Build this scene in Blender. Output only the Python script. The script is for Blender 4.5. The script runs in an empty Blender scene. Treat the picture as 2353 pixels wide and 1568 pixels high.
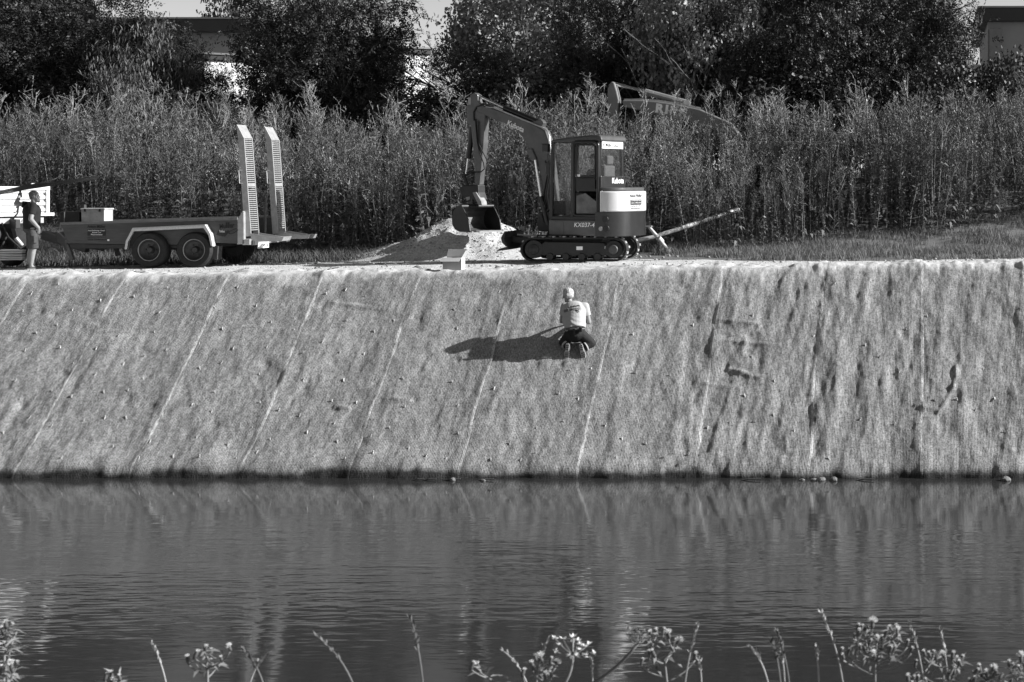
import bpy, bmesh, math, random
import numpy as np
from mathutils import Vector, Matrix, Euler, Quaternion
random.seed(7)
rng = np.random.default_rng(7)
R = math.radians
sc = bpy.context.scene
COL = sc.collection

# ------------------------------------------------------------------ camera
F, HX, HY, CAMZ = 1567.0, 935.7, 180.6, 1.745      # focal length and optical axis in pixels of a 1024 wide frame
K = 1024 / 2353.0
cd = bpy.data.cameras.new('camera'); cam = bpy.data.objects.new('camera', cd); COL.objects.link(cam)
cam.location = (0, 0, CAMZ); cam.rotation_euler = (R(90), 0, 0)
cd.sensor_width = 36; cd.lens = F / 1024 * 36
cd.shift_x = -(HX - 512) / 1024; cd.shift_y = -(341 - HY) / 1024
cd.clip_start = 0.05; cd.clip_end = 2000
cd.dof.use_dof = True; cd.dof.focus_distance = 31; cd.dof.aperture_fstop = 11
sc.camera = cam
# ------------------------------------------------------------------ world, sun, exposure
SUN = Vector((2.15, 0.09, 1.08)).normalized()
w = bpy.data.worlds.new('World'); sc.world = w; w.use_nodes = True
nt = w.node_tree; bg = nt.nodes['Background']
sky = nt.nodes.new('ShaderNodeTexSky'); sky.sky_type = 'NISHITA'; sky.sun_disc = False; sky.dust_density = 1.5; sky.altitude = 100
sky.sun_elevation = math.asin(SUN.z); sky.sun_rotation = R(88)
bw = nt.nodes.new('ShaderNodeSeparateColor')                # grey sky as seen through an orange filter on black and white film
nt.links.new(sky.outputs[0], bw.inputs[0]); 
tcw = nt.nodes.new('ShaderNodeTexCoord'); spw = nt.nodes.new('ShaderNodeSeparateXYZ'); nt.links.new(tcw.outputs['Generated'], spw.inputs[0])
hz = nt.nodes.new('ShaderNodeMath'); hz.operation = 'ABSOLUTE'; nt.links.new(spw.outputs['Z'], hz.inputs[0])      # pale summer haze all round the horizon
hz2 = nt.nodes.new('ShaderNodeMath'); hz2.operation = 'MULTIPLY'; hz2.inputs[1].default_value = -7.0; nt.links.new(hz.outputs[0], hz2.inputs[0])
hz3 = nt.nodes.new('ShaderNodeMath'); hz3.operation = 'EXPONENT'; nt.links.new(hz2.outputs[0], hz3.inputs[0])
hz4 = nt.nodes.new('ShaderNodeMath'); hz4.operation = 'MULTIPLY_ADD'; hz4.inputs[1].default_value = 8.5; nt.links.new(hz3.outputs[0], hz4.inputs[0]); nt.links.new(bw.outputs['Red'], hz4.inputs[2])
nt.links.new(hz4.outputs[0], bg.inputs[0])
bg.inputs[1].default_value = 0.05
ld = bpy.data.lights.new('sun', 'SUN'); ld.energy = 5.0; ld.angle = R(0.53); ld.color = (1, 1, 1)
sun = bpy.data.objects.new('sun', ld); COL.objects.link(sun)
sun.rotation_euler = (-SUN).to_track_quat('-Z', 'Y').to_euler(); sun.location = (30, 0, 20)
sc.view_settings.view_transform = 'Standard'; sc.view_settings.look = 'None'
sc.view_settings.exposure = 0.75; sc.view_settings.gamma = 1.0
sc.render.engine = 'CYCLES'
sc.cycles.use_denoising = True
sc.cycles.max_bounces = 6; sc.cycles.diffuse_bounces = 2; sc.cycles.glossy_bounces = 3
sc.cycles.transmission_bounces = 4; sc.cycles.transparent_max_bounces = 12
sc.cycles.caustics_reflective = False; sc.cycles.caustics_refractive = False

# ------------------------------------------------------------------ helpers
def at(u, v, Y):
    """point at depth Y seen at (u, v) of the survey picture (2353 wide)"""
    return Vector(((u * K - HX) / F * Y, Y, CAMZ - (v * K - HY) / F * Y))
TAB = rng.random((256, 256))
def vnoise(x, y, seed=0):
    x = np.asarray(x, float) + seed * 17.13; y = np.asarray(y, float) + seed * 31.7
    xi = np.floor(x).astype(int); yi = np.floor(y).astype(int); fx = x - xi; fy = y - yi
    fx = fx * fx * (3 - 2 * fx); fy = fy * fy * (3 - 2 * fy)
    a = TAB[xi & 255, yi & 255]; b = TAB[(xi + 1) & 255, yi & 255]
    c = TAB[xi & 255, (yi + 1) & 255]; d = TAB[(xi + 1) & 255, (yi + 1) & 255]
    return (a + (b - a) * fx) * (1 - fy) + (c + (d - c) * fx) * fy - 0.5
def fbm(x, y, o=4, seed=0):
    s = 0; a = 1.0
    for i in range(o):
        s = s + a * vnoise(np.asarray(x) * 2 ** i, np.asarray(y) * 2 ** i, seed + i * 3); a *= 0.5
    return s

MATS = {}
def mat(name, v, rough=0.7, var=0.25, scale=6.0, metal=0.0, bump=0.0, bscale=60.0, detail=5.0, spec=0.5, trans=0.0, coat=0.0, streak=None):
    """grey procedural material: noise varied value, optional fine relief, optional thin-leaf translucency"""
    if name in MATS: return MATS[name]
    m = bpy.data.materials.new(name); m.use_nodes = True; t = m.node_tree; n = t.nodes; L = t.links
    b = n['Principled BSDF']
    tc = n.new('ShaderNodeTexCoord')
    nz = n.new('ShaderNodeTexNoise'); nz.inputs['Scale'].default_value = scale; nz.inputs['Detail'].default_value = detail
    nz.inputs['Roughness'].default_value = 0.65
    if streak:
        mp = n.new('ShaderNodeMapping'); mp.inputs['Scale'].default_value = streak
        L.new(tc.outputs['Object'], mp.inputs[0]); L.new(mp.outputs[0], nz.inputs['Vector'])
    else:
        L.new(tc.outputs['Object'], nz.inputs['Vector'])
    mr = n.new('ShaderNodeMapRange'); mr.inputs['From Min'].default_value = 0.28; mr.inputs['From Max'].default_value = 0.72
    mr.inputs['To Min'].default_value = v * (1 - var); mr.inputs['To Max'].default_value = v * (1 + var)
    L.new(nz.outputs[0], mr.inputs[0]); L.new(mr.outputs[0], b.inputs['Base Color'])
    b.inputs['Roughness'].default_value = rough; b.inputs['Metallic'].default_value = metal
    b.inputs['Specular IOR Level'].default_value = spec
    if coat: b.inputs['Coat Weight'].default_value = coat; b.inputs['Coat Roughness'].default_value = 0.15
    if bump:
        n2 = n.new('ShaderNodeTexNoise'); n2.inputs['Scale'].default_value = bscale; n2.inputs['Detail'].default_value = 4
        L.new(tc.outputs['Object'], n2.inputs['Vector'])
        bp = n.new('ShaderNodeBump'); bp.inputs['Strength'].default_value = bump; bp.inputs['Distance'].default_value = 0.02
        L.new(n2.outputs[0], bp.inputs['Height']); L.new(bp.outputs[0], b.inputs['Normal'])
    if trans:
        tr = n.new('ShaderNodeBsdfTranslucent'); L.new(mr.outputs[0], tr.inputs[0])
        mx = n.new('ShaderNodeMixShader'); mx.inputs[0].default_value = trans
        L.new(b.outputs[0], mx.inputs[1]); L.new(tr.outputs[0], mx.inputs[2]); L.new(mx.outputs[0], n['Material Output'].inputs[0])
    MATS[name] = m
    return m

class MB:
    def __init__(s): s.v = []; s.f = []
    def add(s, vs, fs):
        o = len(s.v); s.v += [tuple(p) for p in vs]; s.f += [tuple(i + o for i in q) for q in fs]; return s
    def box(s, c, d, M=None):
        vs = [Vector(((i - .5) * d[0], (j - .5) * d[1], (k - .5) * d[2])) for i in (0, 1) for j in (0, 1) for k in (0, 1)]
        if M is not None: vs = [M @ p for p in vs]
        vs = [p + Vector(c) for p in vs]
        return s.add(vs, [(0, 1, 3, 2), (4, 6, 7, 5), (0, 4, 5, 1), (2, 3, 7, 6), (0, 2, 6, 4), (1, 5, 7, 3)])
    def bar(s, p0, p1, w, h, up=(0, 0, 1)):
        """rectangular bar from p0 to p1"""
        p0 = Vector(p0); p1 = Vector(p1); d = (p1 - p0).normalized(); u = Vector(up)
        a = d.cross(u)
        if a.length < 1e-4: a = d.cross(Vector((0, 1, 0)))
        a.normalize(); b = a.cross(d)
        q = [a * i * w / 2 + b * j * h / 2 for i, j in ((-1, -1), (1, -1), (1, 1), (-1, 1))]
        return s.add([p0 + x for x in q] + [p1 + x for x in q], [(3, 2, 1, 0), (4, 5, 6, 7), (0, 1, 5, 4), (1, 2, 6, 5), (2, 3, 7, 6), (3, 0, 4, 7)])
    def prism(s, pts, lo, hi, axis='y'):
        n = len(pts)
        def mk(a, b, c): return (a, c, b) if axis == 'y' else ((c, a, b) if axis == 'x' else (a, b, c))
        vs = [mk(a, b, lo) for a, b in pts] + [mk(a, b, hi) for a, b in pts]
        fs = [tuple(range(n)), tuple(range(2 * n - 1, n - 1, -1))] + [(i, (i + 1) % n, n + (i + 1) % n, n + i) for i in range(n)]
        return s.add(vs, fs)
    def tube(s, pts, r, n=8, cap=True):
        pts = [Vector(p) for p in pts]; m = len(pts)
        rs = list(r) if hasattr(r, '__len__') else [r] * m
        vs = []; prev = None
        for i, p in enumerate(pts):
            d = (pts[min(i + 1, m - 1)] - pts[max(i - 1, 0)])
            d = d.normalized() if d.length > 1e-9 else Vector((0, 0, 1))
            if prev is None:
                a = d.cross(Vector((0, 0, 1)))
                if a.length < 1e-3: a = d.cross(Vector((0, 1, 0)))
            else: a = prev - d * prev.dot(d)
            a.normalize(); prev = a; b = d.cross(a)
            vs += [p + (a * math.cos(2 * math.pi * k / n) + b * math.sin(2 * math.pi * k / n)) * rs[i] for k in range(n)]
        fs = [(i * n + k, i * n + (k + 1) % n, (i + 1) * n + (k + 1) % n, (i + 1) * n + k) for i in range(m - 1) for k in range(n)]
        if cap: fs += [tuple(range(n - 1, -1, -1)), tuple((m - 1) * n + k for k in range(n))]
        return s.add(vs, fs)
    def cyl(s, p0, p1, r, n=16): return s.tube([p0, p1], r, n)
    def lathe(s, prof, c=(0, 0, 0), ax=(0, 1, 0), n=28, caps=True):
        ax = Vector(ax).normalized(); a = ax.cross(Vector((0, 0, 1)))
        if a.length < 1e-3: a = ax.cross(Vector((1, 0, 0)))
        a.normalize(); b = ax.cross(a); c = Vector(c); m = len(prof)
        vs = [c + ax * h + (a * math.cos(2 * math.pi * k / n) + b * math.sin(2 * math.pi * k / n)) * r for r, h in prof for k in range(n)]
        fs = [(i * n + k, i * n + (k + 1) % n, (i + 1) * n + (k + 1) % n, (i + 1) * n + k) for i in range(m - 1) for k in range(n)]
        if caps: fs += [tuple(range(n - 1, -1, -1)), tuple((m - 1) * n + k for k in range(n))]
        return s.add(vs, fs)
    def ell(s, c, r, M=None, n=16, m=10):
        vs = []; c = Vector(c)
        for i in range(1, m):
            th = math.pi * i / m
            for k in range(n):
                p = Vector((r[0] * math.sin(th) * math.cos(2 * math.pi * k / n), r[1] * math.sin(th) * math.sin(2 * math.pi * k / n), r[2] * math.cos(th)))
                vs.append(c + (M @ p if M is not None else p))
        t0 = Vector((0, 0, r[2])); 
        vs.append(c + (M @ t0 if M is not None else t0)); vs.append(c - (M @ t0 if M is not None else t0))
        fs = [(i * n + k, (i + 1) * n + k, (i + 1) * n + (k + 1) % n, i * n + (k + 1) % n) for i in range(m - 2) for k in range(n)]
        e = (m - 1) * n
        fs += [(e, k, (k + 1) % n) for k in range(n)] + [(e + 1, (m - 2) * n + (k + 1) % n, (m - 2) * n + k) for k in range(n)]
        return s.add(vs, fs)
    def cap(s, p0, p1, r0, r1, flat=False, n=14):
        """tapered capsule (round ends) or flat ended cone"""
        p0 = Vector(p0); p1 = Vector(p1); d = p1 - p0; L = d.length; d.normalize()
        if flat: return s.tube([p0, p1], [r0, r1], n)
        pts = []; rs = []
        for i in range(1, 5):
            a = math.pi / 2 * i / 4; pts.append(p0 - d * r0 * math.cos(a)); rs.append(r0 * math.sin(a))
        for i in range(0, 4):
            a = math.pi / 2 * i / 4; pts.append(p1 + d * r1 * math.sin(a)); rs.append(r1 * math.cos(a))
        return s.tube(pts, rs, n)
    def mesh(s, name):
        me = bpy.data.meshes.new(name); me.from_pydata(s.v, [], s.f)
        bm = bmesh.new(); bm.from_mesh(me); bmesh.ops.recalc_face_normals(bm, faces=bm.faces); bm.to_mesh(me); bm.free()
        return me
    def build(s, name, m, parent=None, bevel=0.0, smooth=False, rot=0.0, loc=None):
        return link(name, s.mesh(name), m, parent, bevel, smooth, rot, loc)

def link(name, me, m, parent=None, bevel=0.0, smooth=False, rot=0.0, loc=None):
    o = bpy.data.objects.new(name, me); COL.objects.link(o)
    if m is not None and not me.materials: me.materials.append(m)
    if parent is not None: o.parent = parent
    if rot: o.rotation_euler = (0, 0, rot)
    if loc is not None: o.location = loc
    if bevel:
        b = o.modifiers.new('bevel', 'BEVEL'); b.width = bevel; b.segments = 2; b.limit_method = 'ANGLE'; b.angle_limit = R(35)
    if smooth:
        me.polygons.foreach_set('use_smooth', [True] * len(me.polygons))
        if smooth == 'auto':
            bm = bmesh.new(); bm.from_mesh(me)
            for e in bm.edges:
                if len(e.link_faces) == 2 and e.calc_face_angle(0) > R(38): e.smooth = False
            bm.to_mesh(me); bm.free()
    return o
def tag(o, label=None, cat=None, group=None, kind=None):
    if label: o['label'] = label
    if cat: o['category'] = cat
    if group: o['group'] = group
    if kind: o['kind'] = kind
    return o
def thing(name, label, cat, loc=(0, 0, 0), rz=0.0, group=None):
    o = bpy.data.objects.new(name, None); COL.objects.link(o); o.empty_display_size = 0.1
    o.location = loc; o.rotation_euler = (0, 0, rz)
    return tag(o, label, cat, group)
def mesh_np(name, V, Fq, smooth=False):
    """mesh from numpy arrays, all faces with the same number of corners"""
    V = np.asarray(V, np.float32); Fq = np.asarray(Fq, np.int32); k = Fq.shape[1]
    me = bpy.data.meshes.new(name); me.vertices.add(len(V)); me.vertices.foreach_set('co', V.ravel())
    me.loops.add(Fq.size); me.loops.foreach_set('vertex_index', Fq.ravel())
    me.polygons.add(len(Fq)); me.polygons.foreach_set('loop_start', np.arange(0, Fq.size, k, dtype=np.int32))
    if smooth: me.polygons.foreach_set('use_smooth', np.ones(len(Fq), bool))
    me.update(calc_edges=True); return me
def grid_np(P, name, uv=None, smooth=True):
    """P (rows, cols, 3)"""
    r, c, _ = P.shape; idx = np.arange(r * c).reshape(r, c)
    Fq = np.stack([idx[:-1, :-1], idx[:-1, 1:], idx[1:, 1:], idx[1:, :-1]], -1).reshape(-1, 4)
    me = mesh_np(name, P.reshape(-1, 3), Fq, smooth)
    if uv is not None:
        l = me.uv_layers.new(name='UVMap'); l.data.foreach_set('uv', uv.reshape(-1, 2)[Fq.ravel()].astype(np.float32).ravel())
    return me
def lettering(s, m, parent, loc, rotM, w, h, name='lettering', bold=0.0, shear=0.0, depth=0.003):
    """raised letters fitted into w x h, lower left corner at loc"""
    cu = bpy.data.curves.new('t', 'FONT'); cu.body = s; cu.size = 1; cu.offset = bold; cu.shear = shear; cu.extrude = 0.01; cu.resolution_u = 3
    o = bpy.data.objects.new('t', cu); me = bpy.data.meshes.new_from_object(o); bpy.data.objects.remove(o); bpy.data.curves.remove(cu)
    n = len(me.vertices); co = np.zeros(n * 3, np.float32); me.vertices.foreach_get('co', co); co = co.reshape(-1, 3)
    mn = co.min(0); mx = co.max(0)
    co = (co - mn) / (mx - mn) * np.array([w, h, depth]); me.vertices.foreach_set('co', co.astype(np.float32).ravel()); me.update()
    me.name = name; o = bpy.data.objects.new(name, me); COL.objects.link(o); me.materials.clear(); me.materials.append(m)
    o.parent = parent; o.matrix_local = Matrix.Translation(Vector(loc)) @ rotM.to_4x4()
    return o
FRONT = Matrix.Rotation(R(90), 3, 'X')                      # letters facing -Y

ZW = -3.25                                                  # water level
def zroad(X): return 0.107 + 0.0133 * np.clip(X, -30, 12)
YB = np.array([-60, 3.6, 8.0, 9.5, 23, 25.2, 26.2, 30.0])
ZB = np.array([0.05, 0.0, -3.6, -4.6, -4.6, -4.3, -3.42, -0.10])
YA = np.array([30.0, 30.6, 36.0, 37.5, 39.0, 42.0, 46.0, 60.0, 600.0])
ZA = np.array([-0.10, -0.03, 0.0, 0.14, 0.5, 1.15, 1.7, 2.0, 2.0])
def ground_z(X, Y):
    X = np.asarray(X, float); Y = np.asarray(Y, float); zr = zroad(X)
    zb = np.interp(Y, YB, ZB); b = ZW + (zb - ZW) * (zr - ZW) / (0 - ZW)
    b = np.where(Y < 15, zb + 0.1, b)
    a = zr + np.interp(Y, YA, ZA)
    return np.where(Y < 30.0, b, a)
def on_bank(u, v):
    p = at(u, v, 28)
    for _ in range(12):
        k = (u * K - HX) / F; q = (v * K - HY) / F; zr = float(zroad(p.x)); sl = (zr - ZW) / 3.7
        Y = (CAMZ - zr + sl * 30) / (q + sl); p = Vector((k * Y, Y, CAMZ - q * Y))
    return p
# ================================================================== SETTING
# ground: one sheet, both banks and the river bed
xs = np.concatenate([[-500, -250, -120, -70], np.arange(-45, 26, 0.5), [35, 60, 120, 250, 500]])
ys = np.concatenate([[-60, -20, -5, 0, 2, 3, 3.6], np.arange(4, 9.6, 0.5), [12, 18, 22], np.arange(23, 30, 0.25), [29.9, 30.0, 30.3], np.arange(30.6, 48, 0.3), [50, 54, 60, 70, 90, 140, 250, 600]])
GX, GY = np.meshgrid(xs, ys)
GZ = ground_z(GX, GY) + np.where((GY > 36) & (GY < 70), 0.10 * fbm(GX * .6, GY * .6, 4, 3), 0) + np.where((GY > 30.5) & (GY <= 36), 0.012 * fbm(GX * 2, GY * 2, 3, 5), 0)
m_soil = mat('soil', 0.13, 0.95, 0.5, 3.0, bump=0.9, bscale=25)
g = link('ground', grid_np(np.stack([GX, GY, GZ], -1), 'ground'), m_soil); tag(g, kind='structure')

# gravel track along the top of the far bank
xs = np.arange(-30, 12.01, 0.09); ts = np.linspace(0, 1, 60)
GX, T = np.meshgrid(xs, ts)
yb = np.interp(GX, [-30, -15, -11, -8.5, -5.5, -3.5, 12], [34.7, 34.9, 35.8, 36.0, 34.3, 32.6, 32.3]) + 0.5 * fbm(GX * .7, GX * 0 + 3.3, 3, 9)
GY = 30.25 + (yb - 30.25) * T
edge = np.minimum(1, (1 - T) * 8)
GZ = zroad(GX) + 0.012 + 0.035 * fbm(GX * 1.1, GY * 1.6, 4, 11) * edge + 0.012 * fbm(GX * 7, GY * 7, 2, 12) - 0.05 * (1 - edge) - np.clip((30.6 - GY) / .35, 0, 1) * 0.07
ruts = np.exp(-((GY - 32.2) / .25) ** 2) + np.exp(-((GY - 34.0) / .25) ** 2)
GZ = GZ - 0.02 * ruts
m_grav = mat('pale_gravel', 0.58, 0.95, 0.42, 14.0, bump=1.0, bscale=45, detail=8)
g = link('gravel_track', grid_np(np.stack([GX, GY, GZ], -1), 'gravel_track'), m_grav); tag(g, kind='structure')

# water
m = bpy.data.materials.new('river_water'); m.use_nodes = True; t = m.node_tree; n = t.nodes; L = t.links; b = n['Principled BSDF']
b.inputs['Base Color'].default_value = (0.030, 0.030, 0.030, 1); b.inputs['Roughness'].default_value = 0.06; b.inputs['IOR'].default_value = 1.6
geo = n.new('ShaderNodeNewGeometry')
def wnoise(sx, sy, scale, detail, rough=.5):
    mp = n.new('ShaderNodeMapping'); mp.inputs['Scale'].default_value = (sx, sy, 1); L.new(geo.outputs['Position'], mp.inputs[0])
    z = n.new('ShaderNodeTexNoise'); z.inputs['Scale'].default_value = scale; z.inputs['Detail'].default_value = detail; z.inputs['Roughness'].default_value = rough
    L.new(mp.outputs[0], z.inputs['Vector']); return z
n1 = wnoise(0.9, 2.9, 2.0, 1); n2 = wnoise(2.2, 7.5, 1.8, 1); patch = wnoise(0.16, 0.5, 1.0, 2)
sp = n.new('ShaderNodeSeparateXYZ'); L.new(geo.outputs['Position'], sp.inputs[0])
near = n.new('ShaderNodeMapRange'); near.interpolation_type = 'SMOOTHSTEP'
near.inputs['From Min'].default_value = 25.5; near.inputs['From Max'].default_value = 19.5; near.inputs['To Min'].default_value = 0.025; near.inputs['To Max'].default_value = 1.0
L.new(sp.outputs['Y'], near.inputs[0])
pm = n.new('ShaderNodeMapRange'); pm.inputs['From Min'].default_value = 0.35; pm.inputs['From Max'].default_value = 0.62; pm.inputs['To Min'].default_value = 0.12; pm.inputs['To Max'].default_value = 1.25
L.new(patch.outputs[0], pm.inputs[0])
ad = n.new('ShaderNodeMath'); ad.operation = 'MULTIPLY_ADD'; ad.inputs[1].default_value = 0.35; L.new(n2.outputs[0], ad.inputs[0]); L.new(n1.outputs[0], ad.inputs[2])
far_ = n.new('ShaderNodeMapRange'); far_.interpolation_type = 'SMOOTHSTEP'
far_.inputs['From Min'].default_value = 15.3; far_.inputs['From Max'].default_value = 18.0; far_.inputs['To Min'].default_value = 0.45; far_.inputs['To Max'].default_value = 1.0
L.new(sp.outputs['Y'], far_.inputs[0])
st0 = n.new('ShaderNodeMath'); st0.operation = 'MULTIPLY'; L.new(near.outputs[0], st0.inputs[0]); L.new(far_.outputs[0], st0.inputs[1])
st = n.new('ShaderNodeMath'); st.operation = 'MULTIPLY'; L.new(st0.outputs[0], st.inputs[0]); L.new(pm.outputs[0], st.inputs[1])
hh = n.new('ShaderNodeMath'); hh.operation = 'MULTIPLY'; L.new(ad.outputs[0], hh.inputs[0]); L.new(st.outputs[0], hh.inputs[1])
bp = n.new('ShaderNodeBump'); bp.inputs['Strength'].default_value = 1.0; bp.inputs['Distance'].default_value = 0.009
L.new(hh.outputs[0], bp.inputs['Height']); L.new(bp.outputs[0], b.inputs['Normal'])
mb = MB(); mb.add([(-400, 6, ZW), (300, 6, ZW), (300, 27.2, ZW), (-400, 27.2, ZW)], [(0, 1, 2, 3)])
tag(mb.build('river_water', m), kind='structure')

# ------------------------------------------------------------------ jute mats on the bank
m = bpy.data.materials.new('jute_weave'); m.use_nodes = True; t = m.node_tree; n = t.nodes; L = t.links; b = n['Principled BSDF']
b.inputs['Roughness'].default_value = 0.95; b.inputs['Specular IOR Level'].default_value = 0.1
uvn = n.new('ShaderNodeUVMap'); sep = n.new('ShaderNodeSeparateXYZ'); L.new(uvn.outputs[0], sep.inputs[0])
geo = n.new('ShaderNodeNewGeometry'); gsep = n.new('ShaderNodeSeparateXYZ'); L.new(geo.outputs['Position'], gsep.inputs[0])
def math_(op, a, b_=None, c=None):
    q = n.new('ShaderNodeMath'); q.operation = op
    for i, x in enumerate((a, b_, c)):
        if x is None: continue
        if isinstance(x, (int, float)): q.inputs[i].default_value = x
        else: L.new(x, q.inputs[i])
    return q.outputs[0]
def noise_(scale, detail=3, vec=None):
    z = n.new('ShaderNodeTexNoise'); z.inputs['Scale'].default_value = scale; z.inputs['Detail'].default_value = detail
    L.new(vec if vec is not None else geo.outputs['Position'], z.inputs['Vector']); return z.outputs[0]
PER = 0.026
wob = math_('MULTIPLY', math_('SUBTRACT', noise_(9, 2), 0.5), 0.9)
wu = math_('SINE', math_('ADD', math_('MULTIPLY', sep.outputs['X'], 2 * math.pi / PER), wob))
wv = math_('SINE', math_('ADD', math_('MULTIPLY', sep.outputs['Y'], 2 * math.pi / 0.031), math_('MULTIPLY', wob, 3.0)))
weave = math_('MAXIMUM', wu, math_('SUBTRACT', math_('MULTIPLY', wv, 0.8), 0.25))
mpv = n.new('ShaderNodeMapping'); mpv.inputs['Scale'].default_value = (34, 13, 1); L.new(uvn.outputs[0], mpv.inputs[0])
fine = math_('ADD', math_('MULTIPLY', noise_(45, 3), 0.5), math_('MULTIPLY', noise_(1.0, 4, mpv.outputs[0]), 0.5)); mid = noise_(2.2, 5); big = noise_(0.55, 3)
wm = math_('ADD', math_('MULTIPLY', weave, 0.15), math_('MULTIPLY', math_('SUBTRACT', fine, 0.5), 1.6))
mr = n.new('ShaderNodeMapRange'); mr.inputs['From Min'].default_value = -0.36; mr.inputs['From Max'].default_value = 0.30
mr.inputs['To Min'].default_value = 0.03; mr.inputs['To Max'].default_value = 0.43; L.new(wm, mr.inputs[0])
tone = math_('ADD', 0.42, math_('ADD', math_('MULTIPLY', mid, 0.85), math_('MULTIPLY', big, 0.32)))
col = math_('MULTIPLY', mr.outputs[0], tone)
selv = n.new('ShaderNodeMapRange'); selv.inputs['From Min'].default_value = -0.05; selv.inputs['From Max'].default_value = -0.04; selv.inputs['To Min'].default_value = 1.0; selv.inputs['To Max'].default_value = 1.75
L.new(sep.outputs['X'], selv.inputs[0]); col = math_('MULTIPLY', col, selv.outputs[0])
# dust swept from the track over the top edge
dz = n.new('ShaderNodeMapRange'); dz.interpolation_type = 'SMOOTHSTEP'
dz.inputs['From Min'].default_value = 0.30; dz.inputs['From Max'].default_value = -0.10
L.new(math_('ADD', sep.outputs['Y'], math_('MULTIPLY', math_('SUBTRACT', noise_(1.6, 4), 0.5), 1.1)), dz.inputs[0])
mx = n.new('ShaderNodeMix'); mx.data_type = 'FLOAT'
L.new(math_('MULTIPLY', dz.outputs[0], 0.88), mx.inputs['Factor']); L.new(col, mx.inputs['A']); L.new(math_('MULTIPLY', math_('ADD', fine, 0.45), 0.58), mx.inputs['B'])
# soaked hem at the waterline
wz = n.new('ShaderNodeMapRange'); wz.interpolation_type = 'SMOOTHSTEP'
wz.inputs['From Min'].default_value = ZW + 0.04; wz.inputs['From Max'].default_value = ZW + 0.16; wz.inputs['To Min'].default_value = 0.16; wz.inputs['To Max'].default_value = 1.0
L.new(math_('ADD', gsep.outputs['Z'], math_('MULTIPLY', math_('SUBTRACT', noise_(1.1, 5), 0.5), 0.34)), wz.inputs[0])
fin = math_('MULTIPLY', mx.outputs[0], wz.outputs[0])
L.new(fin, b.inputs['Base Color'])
bp = n.new('ShaderNodeBump'); bp.inputs['Strength'].default_value = 0.9; bp.inputs['Distance'].default_value = 0.007
L.new(wm, bp.inputs['Height']); L.new(bp.outputs[0], b.inputs['Normal'])
M_JUTE = m
# profile: over the crest, down the slope, bulge and drop at the toe
poly = np.array([(30.95, 0.035), (30.05, 0.02), (29.7, -0.23), (26.75, -2.84), (26.58, -2.97), (26.44, -3.08), (26.34, -3.22), (26.28, -3.36), (26.22, -3.6)])
seg = np.concatenate([[0], np.cumsum(np.linalg.norm(np.diff(poly, axis=0), axis=1))])
sf = np.arange(0, seg[-1], 0.01); pf = np.stack([np.interp(sf, seg, poly[:, i]) for i in (0, 1)], 1)
ker = np.ones(19) / 19
for i in (0, 1):
    e = np.concatenate([np.full(9, pf[0, i]), pf[:, i], np.full(9, pf[-1, i])]); pf[:, i] = np.convolve(e, ker, 'valid')
S0 = 0.90                                                   # arc length at the crest
FOLDS = [((1655, 738), (1745, 750), .045), ((1640, 782), (1790, 800), .055), ((1675, 850), (1745, 872), .06), ((1622, 886), (1700, 893), .045), ((1560, 1075), (1620, 1050), .05),
         ((2197, 845), (2192, 890), .05), ((2192, 890), (2172, 930), .055), ((2172, 930), (2148, 962), .06), ((1150, 470), (1150, 470), 0), ((765, 700), (890, 716), .04), ((770, 937), (800, 941), .05),
         ((2145, 1020), (2210, 1022), .03), ((2105, 935), (2150, 945), .05), ((1722, 985), (1716, 1040), .018), ((1795, 965), (1812, 1045), .026), ((905, 920), (940, 925), .03)]
FOLDS3 = []
for a_, b_, am in FOLDS:
    if am:
        p = on_bank(*a_); q = on_bank(*b_); FOLDS3.append((p, q, am))
SEAM_U = [-395, -170, 60, 285, 520, 740, 960, 1175, 1420, 1655, 1885, 2110, 2340, 2570]
SEAM_X = [at(u, 620, 30.0).x for u in SEAM_U]
DENTS = [(random.uniform(-18, -3), random.uniform(26.8, 29.7), random.uniform(.05, .12), random.uniform(.006, .020)) for _ in range(170)]
def mat_disp(X, Yv, s):
    """wrinkles of the jute, metres along the bank normal"""
    amp = np.interp(X, [-18, -9, -5.5, -4.2, 3], [0.6, 0.68, 0.72, 1.05, 1.1])
    d = 0.030 * fbm(X * 1.5, s * 0.6, 3, 21) * amp
    d = d + 0.034 * np.maximum(0, fbm(X * 2.6, s * 0.8, 3, 33) - 0.10) * amp * 1.3
    d = d + 0.022 * fbm(X * 7.0, s * 2.6, 4, 41) * amp
    d = d + 0.030 * fbm(X * 3.4 + .35 * s, s * .38, 3, 47) * np.clip((X + 5.2) / 1.2, 0.12, 1)
    low = np.clip((s - 3.9) / 0.9, 0, 1)
    d = d + low * (0.07 * fbm(X * 1.7, s * 1.2, 3, 55) + 0.03)
    top = np.clip((0.25 - s) / .3, 0, 1)
    d = d + top * (0.10 * np.maximum(0, fbm(X * 2.3, s * 3.0, 3, 61)) + 0.03 * fbm(X * .7, s * .5, 2, 63))
    for px, py, pr, pd in DENTS:
        d = d - pd * np.exp(-(((X - px) / pr) ** 2 + ((Yv - py) / (pr * .8)) ** 2))
    for p, q, am in FOLDS3:
        ax, ay, bx, by = p.x, p.y, q.x, q.y; dx, dy = bx - ax, by - ay; l2 = dx * dx + dy * dy + 1e-9
        tt = np.clip(((X - ax) * dx + (Yv - ay) * dy) / l2, 0, 1)
        dist = np.hypot(X - ax - tt * dx, (Yv - ay - tt * dy) * 1.3)
        d = d + .52 * am * np.exp(-(dist / 0.042) ** 2) * np.clip(0.85 + 1.1 * vnoise(X * 5, s * 5, 71), 0, 1.4)
    return d
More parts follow.
